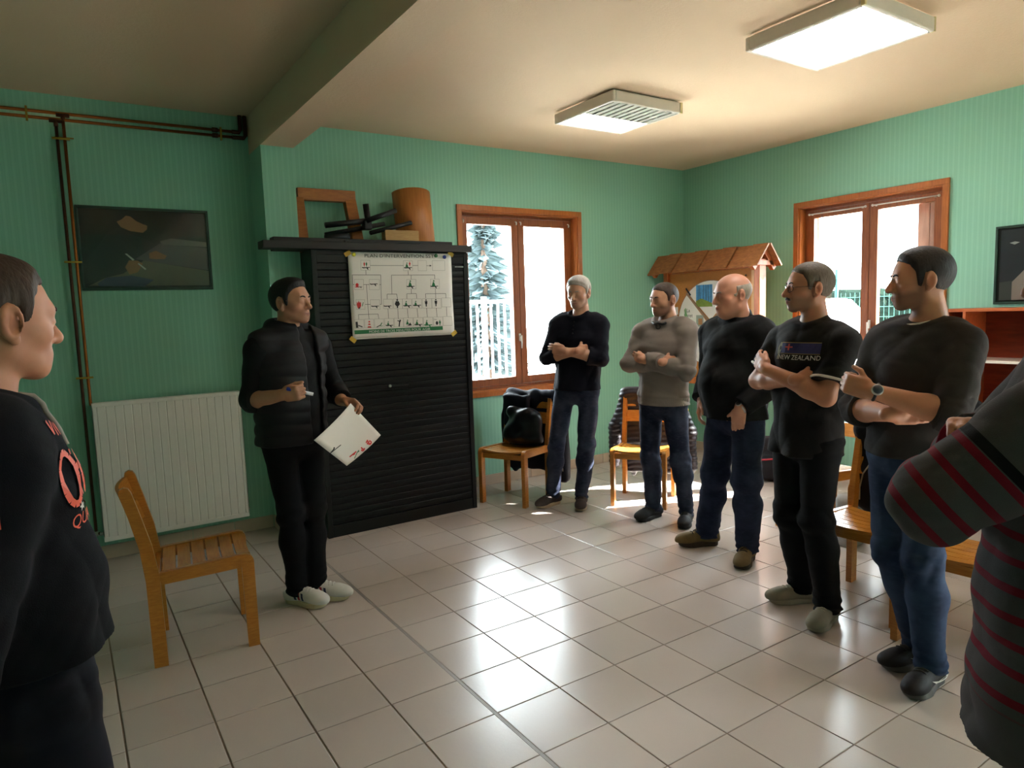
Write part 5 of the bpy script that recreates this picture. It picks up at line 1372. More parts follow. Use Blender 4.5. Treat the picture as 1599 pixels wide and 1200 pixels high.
def build_person(label, sk, J, head, look, garm, h=0.005):
    """J: joints in the frame of sk (lat, fwd, z). head: dict(pos, yaw, pitch, roll, ...). look: colours. garm: garments"""
    W = {k: sk(*v) for k, v in J.items()}
    L, F, Z = sk.L, sk.F, sk.Z
    root = thing('person', label, 'person', (sk.o[0], sk.o[1], 0), group='people in the room')
    hp = sk(*head['pos']); Mh = head_frame(head['yaw'], head.get('pitch', 0), head.get('roll', 0)); hs = head.get('sc', 1.0)
    full, skull = head_sdf(head.get('jaw', 1.0), head.get('fat', 0.0), head.get('nose', 1.0), head.get('brow', 1.0))
    hn = Xf(full, hp, Mh, hs)
    nb = W['neck']; bw = look.get('build', 1.0)
    # ---- body
    core = [Rc(hp+(V(0, -0.03, -0.12)*hs)@Mh, nb-Z*0.02, 0.055*bw, 0.060*bw), Rc(nb-Z*0.02, nb-Z*0.14, 0.058*bw, 0.055), Rc(nb-Z*0.13, nb*0.45+W['pel']*0.55, 0.060, 0.05),
            Rc(nb-Z*0.09, W['shL']-Z*0.01, 0.040, 0.036), Rc(nb-Z*0.09, W['shR']-Z*0.01, 0.040, 0.036)]
    arms = []
    for s in 'LR':
        sh, el, wr = W['sh'+s], W['el'+s], W['wr'+s]; ar = look.get('arm', 1.0)
        mid = el+(wr-el)*0.28
        arms.append(U(0.02, Rc(sh, el, 0.046*ar, 0.040*ar), Rc(el, mid, 0.041*ar, 0.0425*ar), Rc(mid, wr, 0.0425*ar, 0.0275)))
        if 'hand'+s in look:
            hd = look['hand'+s]; conv = lambda q: L*q[0]+F*q[1]+Z*q[2]
            arms.append(hand_nodes(wr, conv(hd['d']), conv(hd['m']), conv(hd['t']), hd.get('curl', (0.35, 0.6, 0.4)), hd.get('thumb', (0.55, 0.65, 0.35)), hd.get('sc', 1.0)))
    body = U(0.010, U(0.03, *core), hn, *arms)
    def cf(v):
        vl = ((v-hp)@Mh.T)/hs; on = (np.linalg.norm(vl-V(0, 0, -0.01), axis=1) < 0.145).astype(float)
        return skin_cols(look['skin'], vl, on, look.get('beard_rgb', (40, 32, 28)), look.get('beard', 0.0), look.get('red', 0.0))
    bo = sdf_obj('body', body, look.get('hb', h), M_skin, root, colfn=cf)
    # ---- eyes and brows
    for sx in (-1, 1):
        mb = MB().sphere((0, 0, 0), 0.0122, 20, 16)
        vv = np.array(mb.v); me = MB(); me.v = [tuple(hp+((V(*p)+V(sx*0.0315, 0.0768, -0.001))*hs)@Mh) for p in vv]; me.f = mb.f
        mm = me.mesh('eye', True); g = look.get('gaze', (0.0, 0.0)); gd = unit(V(g[0], 1, g[1])); ca = (vv/0.0122)@gd
        cc = np.where((ca > 0.93)[:, None], 0.003, np.where((ca > 0.76)[:, None], np.array([[0.035, 0.022, 0.015]]), np.array([[0.30, 0.25, 0.22]])))
        at = mm.color_attributes.new('Col', 'FLOAT_COLOR', 'POINT'); at.data.foreach_set('color', np.concatenate([cc, np.ones((len(cc), 1))], 1).astype(f32).ravel())
        obj('eye', mm, M_eye, bo, True, True)
        bp = [(sx*0.014, 0.0905, 0.0195), (sx*0.024, 0.0905, 0.0235), (sx*0.036, 0.0850, 0.0245), (sx*0.047, 0.0740, 0.0195)]
        bh = ray_hit(full, np.array([(p[0], 0.16, p[2]) for p in bp]), (0, -1, 0), 0.2)+V(0, 0.0008, 0)
        obj('eyebrow', MB().tube([hp+(p*hs)@Mh for p in bh], [0.0030, 0.0042, 0.0036, 0.0014], 6), hair_mat('brow_'+str(look['hair_rgb']), tuple(int(c*0.75) for c in look['hair_rgb'])), bo, True, True)
    if look.get('moustache'):
        mp = [(-0.026, 0.082, -0.060), (-0.016, 0.0945, -0.0535), (-0.004, 0.0995, -0.0505), (0.004, 0.0995, -0.0505), (0.016, 0.0945, -0.0535), (0.026, 0.082, -0.060)]
        obj('moustache', MB().tube([hp+(V(*p)*hs)@Mh for p in mp], [0.003, 0.006, 0.0062, 0.0062, 0.006, 0.003], 8), hair_mat('moustache_'+str(look['moustache']), look['moustache']), bo, True, True)
    hr = head.get('hair', {})
    sdf_obj('hair', Xf(hair_sdf(skull, hr.pop('t', 0.006), **hr), hp, Mh, hs), look.get('hh', 0.0035), hair_mat('hair_'+str(look['hair_rgb']), look['hair_rgb']), root)
    if look.get('glasses'):
        g = thing_part = None
        fmat = plain('glasses_wire', (70, 52, 46), 0.3, 0.8)
        gl = MB()
        for sx in (-1, 1):
            ring = [(sx*0.033+0.0235*math.cos(a), 0.1000-0.010*abs(math.cos(a))*(1 if math.cos(a)*sx > 0 else 0.1), -0.004+0.0155*math.sin(a)) for a in np.linspace(0, 2*PI, 20, endpoint=False)]
            gl.tube([hp+(V(*p)*hs)@Mh for p in ring], 0.0012, 6, closed=True)
            gl.tube([hp+(V(*p)*hs)@Mh for p in ((sx*0.056, 0.090, 0.002), (sx*0.074, 0.075, 0.004), (sx*0.080, 0.03, 0.006), (sx*0.0815, -0.005, 0.004), (sx*0.080, -0.02, -0.01))], 0.0014, 6)
        gl.tube([hp+(V(*p)*hs)@Mh for p in ((-0.010, 0.099, 0.0), (0, 0.104, 0.003), (0.010, 0.099, 0.0))], 0.0013, 6)
        go = obj('glasses', gl, fmat, root, True, True)
        for sx in (-1, 1):
            ring = [(sx*0.033+0.0228*math.cos(a), 0.0998-0.010*abs(math.cos(a))*(1 if math.cos(a)*sx > 0 else 0.1), -0.004+0.0150*math.sin(a)) for a in np.linspace(0, 2*PI, 20, endpoint=False)]
            obj('lens', MB().add([hp+(V(*p)*hs)@Mh for p in ring], [tuple(range(20))]), M_glass, go, False, True)
    # ---- top garment
    g = garm; T = g['top']; infl = T.get('infl', 0.0)
    sp = lambda f: W['pel']+(nb-W['pel'])*f
    hem_z = T['hem']; cr = look.get('chest', (0.170, 0.115)); wr_ = look.get('waist', (0.158, 0.112)); hr_ = T.get('hemr', (0.175, 0.130))
    pel, chest = W['pel'], sp(0.70)
    hemc = V(pel[0], pel[1], hem_z-0.08); waist = sp(0.30); waist = waist+F*look.get('wf', 0.0)
    q = lambda r: (r[0]+infl, r[1]+infl)
    tor = [Ec(hemc, waist, q(hr_), q(wr_), L, F), Ec(waist, chest, q(wr_), q(cr), L, F), Ec(chest, sp(0.82), q(cr), (cr[0]*0.86+infl, cr[1]*0.80+infl), L, F)]
    sr = look.get('shr', 0.054)+infl
    for s in 'LR':
        inn = W['sh'+s]*0.75+nb*0.25
        tor += [Rc(W['sh'+s]-Z*0.010, inn+Z*0.010, sr, sr*0.95), Rc(nb+Z*0.008, W['sh'+s]+Z*0.000, 0.052+infl*0.6, 0.044+infl)]
    if 'belly' in look: bl_ = look['belly']; tor.append(El(sk(*bl_[0]), V(*bl_[1])+infl, np.array([L, F, Z])))
    tors = U(0.050, *tor)
    parts = [tors]; fore = []
    er = T.get('er', 0.052)+infl*0.5; wrr = T.get('wr', 0.042)+infl*0.5
    for s in 'LR':
        e = T.get('sleeve'+s, T['sleeve'])              # 0..1 upper arm, 1..2 forearm
        sh, el, wr = W['sh'+s], W['el'+s], W['wr'+s]
        usr = T.get('ur', 0.057)+infl*0.6
        if e <= 1.0:
            end = sh+(el-sh)*e; d = unit(el-sh); parts.append(cut(Rc(sh-Z*0.012, end+d*0.06, usr, T.get('cuff', usr*0.98)), (end, d)))
        else:
            parts.append(Rc(sh-Z*0.012, el, usr, er))
            end = el+(wr-el)*(e-1); d = unit(wr-el)
            fore.append(cut(U(0.02, Rc(el, el+(wr-el)*min(0.3, e-1), er, er*0.98), Rc(el+(wr-el)*min(0.3, e-1), end+d*0.05, er*0.98, er+(wrr-er)*min(1, (e-1)*1.0))), (end, d)))
    def neckcut(d, P):
        n = unit(Z+F*T.get('neck_tilt', 0.45)); c = nb+Z*T.get('neck_z', 0.030)+F*0.02
        rr = P-c.astype(f32); hh = rr@n.astype(f32)
        return smax(d, hh, 0.006)
    up = U(0.030, *parts)
    up = Op(up, neckcut)
    allp = [up]+fore
    if 'collar' in T:
        co = T['collar']; n = unit(Z+F*co.get('tilt', 0.40))
        for k in range(co.get('n', 1)):
            allp.append(To(nb+Z*(co.get('z', 0.020)+k*co.get('dz', 0.012))+F*co.get('f', 0.012), n, co.get('R', 0.066)-k*co.get('shrink', 0.002), co.get('r', 0.011)))
    gar = U(T.get('k', 0.012), *allp)
    Fd = Folds(T.get('seed', 1), 5, 16, 46, T.get('bias', (1, 1, 0.8)), True); Ff = Folds(T.get('seed', 1)+70, 5, 40, 95, (1, 1, 1.3), True)
    amp = T.get('amp', 0.006)*1.9
    els = [W['elL'].astype(f32), W['elR'].astype(f32)]
    def folds(d, P):
        near = sum(np.exp(-((P-e)**2).sum(1)/0.012) for e in els)
        low = np.exp(-np.clip(P[:, 2]-hem_z, 0, 1)/0.16)
        d = d+amp*(0.9+0.7*low)*Fd(P)+amp*(0.25+0.9*near)*Ff(P)
        if T.get('extra'): d = T['extra'](d, P, W)
        return d
    gar = Op(gar, folds, 0.02)
    gar = cut(gar, ((0, 0, hem_z), (V(0, 0, -1)+F*T.get('hem_tilt', 0.0))))
    go = sdf_obj(T['name'], gar, T.get('h', h), T['mat'], root, attr={k: (lambda fn: (lambda v: fn(v, W)))(fn) for k, fn in T.get('attr', {}).items()} or None)
    # ---- trousers
    if 'trousers' in g:
        B = g['trousers']; ti = B.get('infl', 0.0)
        legs = []
        pelv = Ec(pel-Z*0.06, pel+Z*0.14, (0.158+ti, 0.114+ti), (0.146+ti*0.6, 0.104+ti*0.6), L, F)
        for s in 'LR':
            hip, kn, an = W['hip'+s], W['kn'+s], W['an'+s]
            legs.append(U(0.03, Rc(hip, kn, B.get('th', 0.088)+ti, B.get('kn', 0.064)+ti), Rc(kn, kn+(an-kn)*0.35-F*0.012, B.get('kn', 0.064)+ti, B.get('calf', 0.064)+ti), Rc(kn+(an-kn)*0.35-F*0.012, an-Z*0.02, B.get('calf', 0.064)+ti, B.get('an', 0.052)+ti)))
        tr = U(0.022, U(0.05, pelv), *legs)
        F1 = Folds(B.get('seed', 5), 5, 14, 34, (0.7, 0.7, 1.2), True); F2 = Folds(B.get('seed', 5)+9, 5, 45, 95, (0.45, 0.45, 1.6), True)
        ba = B.get('amp', 0.006)*2.3; knz = (W['knL'][2]+W['knR'][2])/2; hem = B.get('hem', 0.055)
        def tf(d, P):
            z = P[:, 2]
            near = np.exp(-((z-knz)/0.09)**2)+0.9*np.exp(-np.clip(z-hem, 0, 1)/0.07)+0.7*np.exp(-((z-pel[2]+0.05)/0.07)**2)
            return d+ba*0.7*F1(P)+ba*0.75*near*F2(P)-ba*0.5*np.exp(-np.clip(z-hem, 0, 1)/0.05)*np.sin((z-hem)*150+4*np.sin(P[:, 0]*18))
        tr = cut(Op(tr, tf, 0.02), (pel+Z*B.get('waist', 0.03), (0, 0, 1)), ((0, 0, hem), (0, 0, -1)))
        sdf_obj('trousers', tr, B.get('h', h+0.001), B['mat'], root)
    if 'shoes' in g:
        for s in 'LR':
            S_ = g['shoes']; shoe(root, W['an'+s], S_['yaw'+s], S_['kind'], seed=S_.get('seed', 0)+(s == 'L'), L=S_.get('L', 0.285))
    return root, W, gar, Mh, hp
def watch(root, W, s, face, strap, size=0.019, up=None, frac=0.93, r=0.030):
    wr, el = W['wr'+s], W['el'+s]; d = unit(wr-el); c = el+(wr-el)*frac
    wt = obj('watch_strap', MB().tube([c+x for x in circle(d, r)], 0.006, 8, closed=True), strap, root, True, True)
    n = unit(V(up)-d*(V(up)@d)); f0 = c+n*(r+0.001)
    obj('watch_case', MB().tube([f0, f0+n*0.009], size, 18), M_steel, wt, True, True)
    obj('watch_face', MB().tube([f0+n*0.0085, f0+n*0.0100], size*0.8, 18), face, wt, True, True)
def circle(d, r, n=20):
    u = unit(np.cross(d, (0, 0, 1) if abs(d[2]) < 0.9 else (1, 0, 0))); w = np.cross(d, u)
    return [(u*math.cos(2*PI*i/n)+w*math.sin(2*PI*i/n))*r for i in range(n)]
M_white_lace = plain('white_lace', (214, 210, 204), 0.8); M_dark_lace = plain('dark_lace', (40, 36, 34), 0.8)
M_rubber_cream = plain('cream_rubber', (196, 184, 150), 0.6); M_rubber_grey = plain('grey_rubber', (150, 146, 138), 0.7); M_rubber_black = plain('black_rubber', (24, 22, 22), 0.7)
JD = denim('blue_denim', (28, 34, 56), (52, 62, 88)); JD2 = denim('faded_denim', (30, 35, 54), (70, 78, 98)); JD3 = denim('mid_denim', (34, 48, 76), (58, 76, 106)); JBK = denim('black_denim', (7, 7, 9), (20, 20, 24))
K_trainers = dict(upper=plain('white_leather', (206, 202, 198), 0.5), sole=M_rubber_cream, lace=M_white_lace,
    marks=[(plain('navy_mark', (26, 30, 70), 0.6), [[(0.012, 0.035), (0.026, 0.035), (0.018, 0.078), (0.004, 0.078)], [(0.058, 0.035), (0.072, 0.035), (0.062, 0.070), (0.050, 0.072)]]),
           (plain('red_mark', (160, 30, 48), 0.6), [[(0.035, 0.035), (0.049, 0.035), (0.041, 0.074), (0.027, 0.076)]])])
K_brown = dict(upper=cloth('brown_suede', (62, 52, 48), 0.8), sole=plain('tan_rubber', (170, 150, 124), 0.7), lace=M_dark_lace)
K_blackshoe = dict(upper=cloth('black_canvas', (20, 18, 20), 0.7), sole=M_rubber_black, lace=M_dark_lace)
K_boot = dict(upper=plain('olive_brown_leather', (104, 84, 46), 0.75, var=0.25, scale=40), sole=plain('dark_brown_rubber', (52, 40, 30), 0.8), lace=M_dark_lace, boot=True)
K_grey = dict(upper=cloth('grey_mesh', (132, 126, 112), 0.85), sole=plain('grey_sole', (140, 132, 116), 0.7), lace=plain('grey_lace', (160, 152, 138), 0.8))
K_swoosh = dict(upper=cloth('black_mesh', (24, 20, 22), 0.6), sole=plain('dark_grey_sole', (92, 86, 84), 0.7), lace=M_dark_lace,
    marks=[(plain('white_mark', (216, 210, 204), 0.5), [[(-0.062, 0.066), (-0.02, 0.046), (0.030, 0.040), (0.085, 0.058), (0.045, 0.034), (0.010, 0.028), (-0.030, 0.034)]])])
def knit(name, rgb, rgb2=None):
    t = NT(name); n = t.noise(500, 2); n2 = t.noise(12, 3); c = lin(rgb)
    t.set(Base_Color=t.mix(t.math('MULTIPLY', n, 0.5), c, lin(rgb2 or tuple(int(v*0.7) for v in rgb))), Roughness=0.92)
    t.b.inputs['Specular IOR Level'].default_value = 0.2
    t.bump(t.math('ADD', n, n2), 0.35, 0.003); return t.m

# ---- grey haired man, navy pullover, by the back window
sk = Sk(1.99, 0.85, 215)
J = dict(pel=(0.075, 0, 0.97), neck=(0.10, 0.0, 1.475), shL=(0.265, 0, 1.425), shR=(-0.075, 0, 1.425), elL=(0.285, 0.10, 1.17), wrL=(0.03, 0.185, 1.235), elR=(-0.135, 0.09, 1.18), wrR=(0.150, 0.185, 1.235),
         hipL=(0.16, 0, 0.92), hipR=(-0.02, 0, 0.92), knL=(0.145, 0.03, 0.50), knR=(-0.10, 0.03, 0.48), anL=(0.085, 0.0, 0.09), anR=(-0.145, 0.02, 0.09))
look = dict(skin=(196, 146, 118), hair_rgb=(168, 162, 156), beard=0.35, beard_rgb=(120, 106, 98), hh=0.004, gaze=(0, -0.4),
            handL=dict(d=(-0.95, -0.25, 0.16), m=(0.0, -1, -0.1), t=(0.2, 0.1, 1), thumb=(0.25, 0.9, 0.2), curl=(0.15, 0.3, 0.3)), handR=dict(d=(0.42, -0.9, 0.05), m=(0, -1, 0), t=(0, 0, 1), curl=(0.1, 0.2, 0.2)))
garm = dict(top=dict(name='pullover', mat=knit('navy_knit', (17, 17, 28)), hem=0.925, sleeve=1.28, sleeveL=1.30, infl=0.006, collar=dict(R=0.066, r=0.013, z=0.020, n=2, dz=0.014, tilt=0.5), seed=2, amp=0.006, hemr=(0.184, 0.142)),
            trousers=dict(mat=JD2, seed=6, infl=-0.004, amp=0.006), shoes=dict(kind=K_brown, yawL=228, yawR=192))
r_, W_, g_, _, _ = build_person('grey haired man in a navy pullover and jeans, arms crossed by the back window', sk, J, dict(pos=(0.115, 0.045, 1.665), yaw=206, pitch=-10, roll=3, hair=dict(t=0.010, front=0.074, top=0.008, wave=1.0)), look, garm, 0.0055)
pb = MB()
for h_ in ray_hit(g_, np.array([sk(0.085, 0.3, 1.445-i*0.028) for i in range(4)]), -sk.F, 0.5): pb.sphere(h_+sk.F*0.002, 0.006, 8, 6)
tag(obj('button_row', pb, M_black_dull, r_, True, True), kind='stuff')

# ---- bearded man in the grey jumper
def ribs(z0, z1, hem):
    def f(d, P, W):
        z = P[:, 2]; c = (W['shL']+W['shR'])/2; a = np.arctan2(P[:, 1]-c[1], P[:, 0]-c[0])
        m = np.clip((hem+0.065-z)/0.01, 0, 1); return d+m*0.0018*np.sin(a*70)+m*0.006
    return f
sk = Sk(2.30, 0.12, 195)
J = dict(pel=(-0.02, 0, 0.90), neck=(0.0, 0.0, 1.415), shL=(0.175, 0, 1.365), shR=(-0.175, 0, 1.365), elL=(0.215, 0.09, 1.095), wrL=(-0.07, 0.185, 1.175), elR=(-0.235, 0.10, 1.135), wrR=(0.085, 0.175, 1.160),
         hipL=(0.07, 0, 0.84), hipR=(-0.12, 0, 0.84), knL=(0.125, 0.03, 0.46), knR=(-0.115, 0.03, 0.45), anL=(0.155, 0.0, 0.09), anR=(-0.10, 0.02, 0.09))
look = dict(skin=(190, 138, 108), hair_rgb=(60, 44, 36), beard=0.72, beard_rgb=(66, 46, 36), hh=0.004,
            handL=dict(d=(-0.9, -0.3, 0.2), m=(0.0, -1, -0.1), t=(0.2, 0.1, 1), thumb=(0.25, 0.9, 0.2), curl=(0.15, 0.3, 0.3), sc=0.9), handR=dict(d=(0.42, -0.9, 0.0), m=(0, -1, 0), t=(0, 0, 1), curl=(0.1, 0.2, 0.2)))
garm = dict(top=dict(name='jumper', mat=knit('grey_knit', (134, 124, 116)), hem=0.845, sleeve=1.92, infl=0.010, collar=dict(R=0.070, r=0.016, z=0.020, n=2, dz=0.016, shrink=0.004, tilt=0.45), seed=4, amp=0.007, hemr=(0.186, 0.146), extra=ribs(0, 0, 0.845)),
            trousers=dict(mat=JD2, seed=16, infl=-0.003, amp=0.007), shoes=dict(kind=K_blackshoe, yawL=215, yawR=185))
r_, W_, g_, _, _ = build_person('man with short beard in a grey zip neck jumper, arms crossed before the quilted jacket', sk, J, dict(pos=(0.01, 0.03, 1.585), yaw=176, pitch=-3, hair=dict(t=0.004, front=0.076, temple=0.060)), look, garm, 0.0055)
cb = MB()
p0 = [sk(0.01+0.05*math.cos(a)*s_, 0.3, 1.432+0.016*math.sin(2*a)) for s_ in (1, -1) for a in np.linspace(0.2, 2.9, 8)]
pts = ray_hit(g_, np.array([sk(x, 0.3, z) for x, z in ((-0.055, 1.43), (-0.03, 1.418), (0.0, 1.424), (0.03, 1.416), (0.055, 1.428))]), -sk.F, 0.5)+sk.F*0.006
obj('collar_cord', MB().tube(pts, 0.009, 8), M_black_dull, r_, True, True)
pts = ray_hit(g_, np.array([sk(x, 0.3, z) for x, z in ((-0.012, 1.42), (-0.022, 1.40), (-0.012, 1.385), (0.008, 1.385), (0.016, 1.40), (0.006, 1.42))]), -sk.F, 0.5)+sk.F*0.004
obj('cord_loop', MB().tube(pts, 0.003, 6), M_black_dull, r_, True, True)

# ---- bald man in the black jacket
sk = Sk(2.07, -0.63, 175)
J = dict(pel=(0.045, 0, 0.93), neck=(0.03, -0.02, 1.425), shL=(0.215, -0.02, 1.365), shR=(-0.155, -0.02, 1.365), elL=(0.275, -0.05, 1.09), wrL=(0.205, 0.140, 0.940), elR=(-0.225, -0.05, 1.08), wrR=(-0.175, 0.06, 0.945),
         hipL=(0.145, 0, 0.88), hipR=(-0.055, 0, 0.88), knL=(0.165, 0.04, 0.50), knR=(-0.085, 0.04, 0.48), anL=(0.135, 0.0, 0.10), anR=(-0.205, 0.0, 0.10))
look = dict(skin=(200, 144, 118), hair_rgb=(150, 138, 126), red=0.22, build=1.12, hh=0.004, belly=((0.03, 0.045, 1.07), (0.165, 0.155, 0.17)), waist=(0.172, 0.135), chest=(0.180, 0.130), shr=0.068,
            handL=dict(d=(-0.30, -0.22, -0.9), m=(-0.6, -0.9, 0), t=(-0.5, 0.8, 0.3), curl=(0.1, 0.2, 0.2), thumb=(0.6, 0.7, 0.1)), handR=dict(d=(0.1, 0.35, -0.9), m=(0.8, -0.6, 0), t=(0.2, 1, 0.2), curl=(0.35, 0.5, 0.4)))
garm = dict(top=dict(name='jacket', mat=cloth('black_fleece', (7, 6, 8), 0.85), hem=0.868, sleeve=1.88, infl=0.016, collar=dict(R=0.074, r=0.018, z=0.022, n=2, dz=0.018, tilt=0.35, f=0.006), seed=8, amp=0.007, hemr=(0.192, 0.158), ur=0.068, er=0.058, wr=0.046),
            trousers=dict(mat=JD, seed=26, infl=0.006, amp=0.007, an=0.058, kn=0.070, calf=0.068), shoes=dict(kind=K_boot, yawL=205, yawR=150, L=0.295))
r_, W_, g_, Mh_, hp_ = build_person('bald man in a black jacket with one hand in his jeans pocket', sk, J, dict(pos=(0.045, 0.03, 1.59), yaw=158, pitch=-4, fat=0.010, jaw=1.12, sc=1.05, nose=1.05, hair=dict(t=0.0025, bald=True, side=0.02)), look, garm, 0.0055)
watch(r_, W_, 'L', plain('dark_dial', (40, 38, 40), 0.3), M_steel, 0.018, up=sk.F*0.6-sk.L*0.1+V(0, 0, 0.8)+sk.L*0.3, frac=0.95, r=0.033)

# ---- man with glasses in the black t-shirt
sk = Sk(1.73, -1.38, 168)
J = dict(pel=(-0.02, 0, 0.93), neck=(0.0, -0.01, 1.425), shL=(0.180, -0.01, 1.35), shR=(-0.172, 0.0, 1.355), elL=(0.195, 0.10, 1.105), wrL=(-0.075, 0.205, 1.225), elR=(-0.245, 0.10, 1.145), wrR=(0.095, 0.165, 1.180),
         hipL=(0.075, 0, 0.87), hipR=(-0.115, 0, 0.87), knL=(0.085, 0.04, 0.50), knR=(-0.075, 0.04, 0.49), anL=(0.125, 0.0, 0.09), anR=(-0.095, -0.06, 0.09))
look = dict(skin=(186, 128, 96), hair_rgb=(92, 80, 70), beard=0.45, beard_rgb=(104, 92, 82), moustache=(64, 52, 46), glasses=True, hb=0.0046, hh=0.0035, arm=1.04,
            handL=dict(d=(-0.85, -0.28, 0.38), m=(0.0, -1, -0.1), t=(0.3, 0.1, 1), thumb=(0.25, 0.9, 0.2), curl=(0.2, 0.35, 0.3)), handR=dict(d=(0.42, -0.9, 0.0), m=(0, -1, 0), t=(0, 0, 1), curl=(0.1, 0.2, 0.2)))
garm = dict(top=dict(name='tshirt', mat=cloth('faded_black_jersey', (19, 16, 16), 0.85), hem=0.800, sleeve=0.72, infl=0.010, cuff=0.072, ur=0.062, collar=dict(R=0.070, r=0.008, z=0.012, tilt=0.5), seed=12, amp=0.008, hemr=(0.180, 0.135)),
            trousers=dict(mat=JBK, seed=36, infl=0.004, amp=0.007), shoes=dict(kind=K_grey, yawL=192, yawR=150))
r_, W_, g_, _, _ = build_person('man with glasses in a black printed t-shirt and black jeans, arms crossed', sk, J, dict(pos=(0.005, 0.02, 1.60), yaw=143, pitch=2, nose=1.1, hair=dict(t=0.006, front=0.080, temple=0.062, side=0.03)), look, garm, 0.005)
M_trim = plain('white_trim', (206, 200, 192), 0.8)
for s in 'LR':
    sh_, el_ = W_['sh'+s], W_['el'+s]; e_ = sh_+(el_-sh_)*0.715; d_ = unit(el_-sh_)
    cq = np.array(circle(d_, 0.16, 28)); ring_ = list(ray_hit(g_, e_+cq, -cq, 0.16)+cq/0.16*0.001)
    obj('sleeve_trim', MB().tube(ring_, 0.0060, 6, closed=True), M_trim, r_, True, True)
pl_ = lambda u, v: sk(0.035+u, 0.34, 1.315+v)
dF = -sk.F
def rect(a, b, c, d, n=6): return densify([(a, b), (c, b), (c, d), (a, d)], 0.02)
def strips(a, b, c, d, n=8): return [[(a+(c-a)*i/n, b), (a+(c-a)*(i+1)/n, b), (a+(c-a)*(i+1)/n, d), (a+(c-a)*i/n, d)] for i in range(n)]
decal('print_flag', g_, strips(-0.085, -0.018, 0.115, 0.030), plain('flag_blue', (34, 36, 92), 0.7), r_, dF, pl_)
decal('print_flag_cross', g_, strips(-0.060, 0.008, -0.020, 0.014, 2)+strips(-0.044, -0.004, -0.036, 0.026, 1), plain('flag_red', (160, 60, 62), 0.7), r_, dF, pl_, 0.004)
decal('print_flag_border', g_, strips(-0.085, 0.030, 0.115, 0.034)+strips(-0.085, -0.021, 0.115, -0.018), plain('flag_gold', (130, 112, 74), 0.7), r_, dF, pl_, 0.0035)
decal('print_swash', g_, [[(-0.118, -0.050), (-0.100, -0.048), (-0.082, 0.030), (-0.098, 0.034), (-0.116, 0.006)]], plain('flag_olive', (92, 84, 50), 0.7), r_, dF, pl_)
decal_text('print_lettering', g_, 'NEW ZEALAND', 0.031, plain('lettering_white', (206, 200, 196), 0.7), r_, dF, lambda x, y: pl_(x+0.012, y-0.038))

# ---- man in the charcoal long sleeve top and jeans
sk = Sk(1.53, -1.98, 166)
J = dict(pel=(-0.03, 0, 0.96), neck=(0.0, -0.01, 1.425), shL=(0.172, -0.015, 1.36), shR=(-0.165, 0.0, 1.36), elL=(0.205, 0.09, 1.115), wrL=(0.025, 0.275, 1.195), elR=(-0.175, 0.13, 1.090), wrR=(0.07, 0.215, 1.105),
         hipL=(0.06, 0, 0.90), hipR=(-0.115, 0, 0.90), knL=(0.075, 0.05, 0.52), knR=(-0.06, 0.05, 0.51), anL=(0.085, 0.0, 0.09), anR=(-0.045, -0.10, 0.09))
look = dict(skin=(190, 132, 100), hair_rgb=(38, 32, 34), beard=0.55, beard_rgb=(70, 54, 48), hb=0.0046, hh=0.0032, arm=1.08, brow=1.1,
            handL=dict(d=(-0.75, 0.40, 0.25), m=(-0.3, -1, 0), t=(0.2, 0.4, 1), curl=(0.9, 1.2, 0.8)), handR=dict(d=(0.42, -0.9, 0.0), m=(0, -1, 0), t=(0, 0, 1), curl=(0.1, 0.2, 0.2)))
garm = dict(top=dict(name='sweatshirt', mat=knit('charcoal_jersey', (60, 55, 54)), hem=0.915, sleeve=1.30, sleeveL=1.10, sleeveR=1.22, infl=0.008, er=0.056, ur=0.060, collar=dict(R=0.076, r=0.007, z=0.008, tilt=0.45), seed=22, amp=0.008, hemr=(0.172, 0.132)),
            trousers=dict(mat=JD3, seed=46, infl=0.002, amp=0.007), shoes=dict(kind=K_swoosh, yawL=184, yawR=160, L=0.29))
r_, W_, g_, Mh_, hp_ = build_person('dark haired man in a charcoal long sleeve top and blue jeans, watch on his wrist', sk, J, dict(pos=(0.005, 0.015, 1.605), yaw=131, pitch=-2, nose=1.08, hair=dict(t=0.008, front=0.080, temple=0.060, sideburn=-0.030, top=0.004)), look, garm, 0.005)
watch(r_, W_, 'L', plain('watch_dial', (70, 80, 92), 0.3), M_black_dull, 0.021, up=sk.F*0.75+V(0, 0, 0.35)-sk.L*0.45, frac=0.93, r=0.031)
ring_ = [W_['neck']+V(0, 0, 0.030)+sk.F*0.006+q for q in circle(unit(V(0, 0, 1)+sk.F*0.35), 0.068, 30)]
obj('undershirt_collar', MB().tube(ring_, 0.007, 6, closed=True), M_trim, r_, True, True)

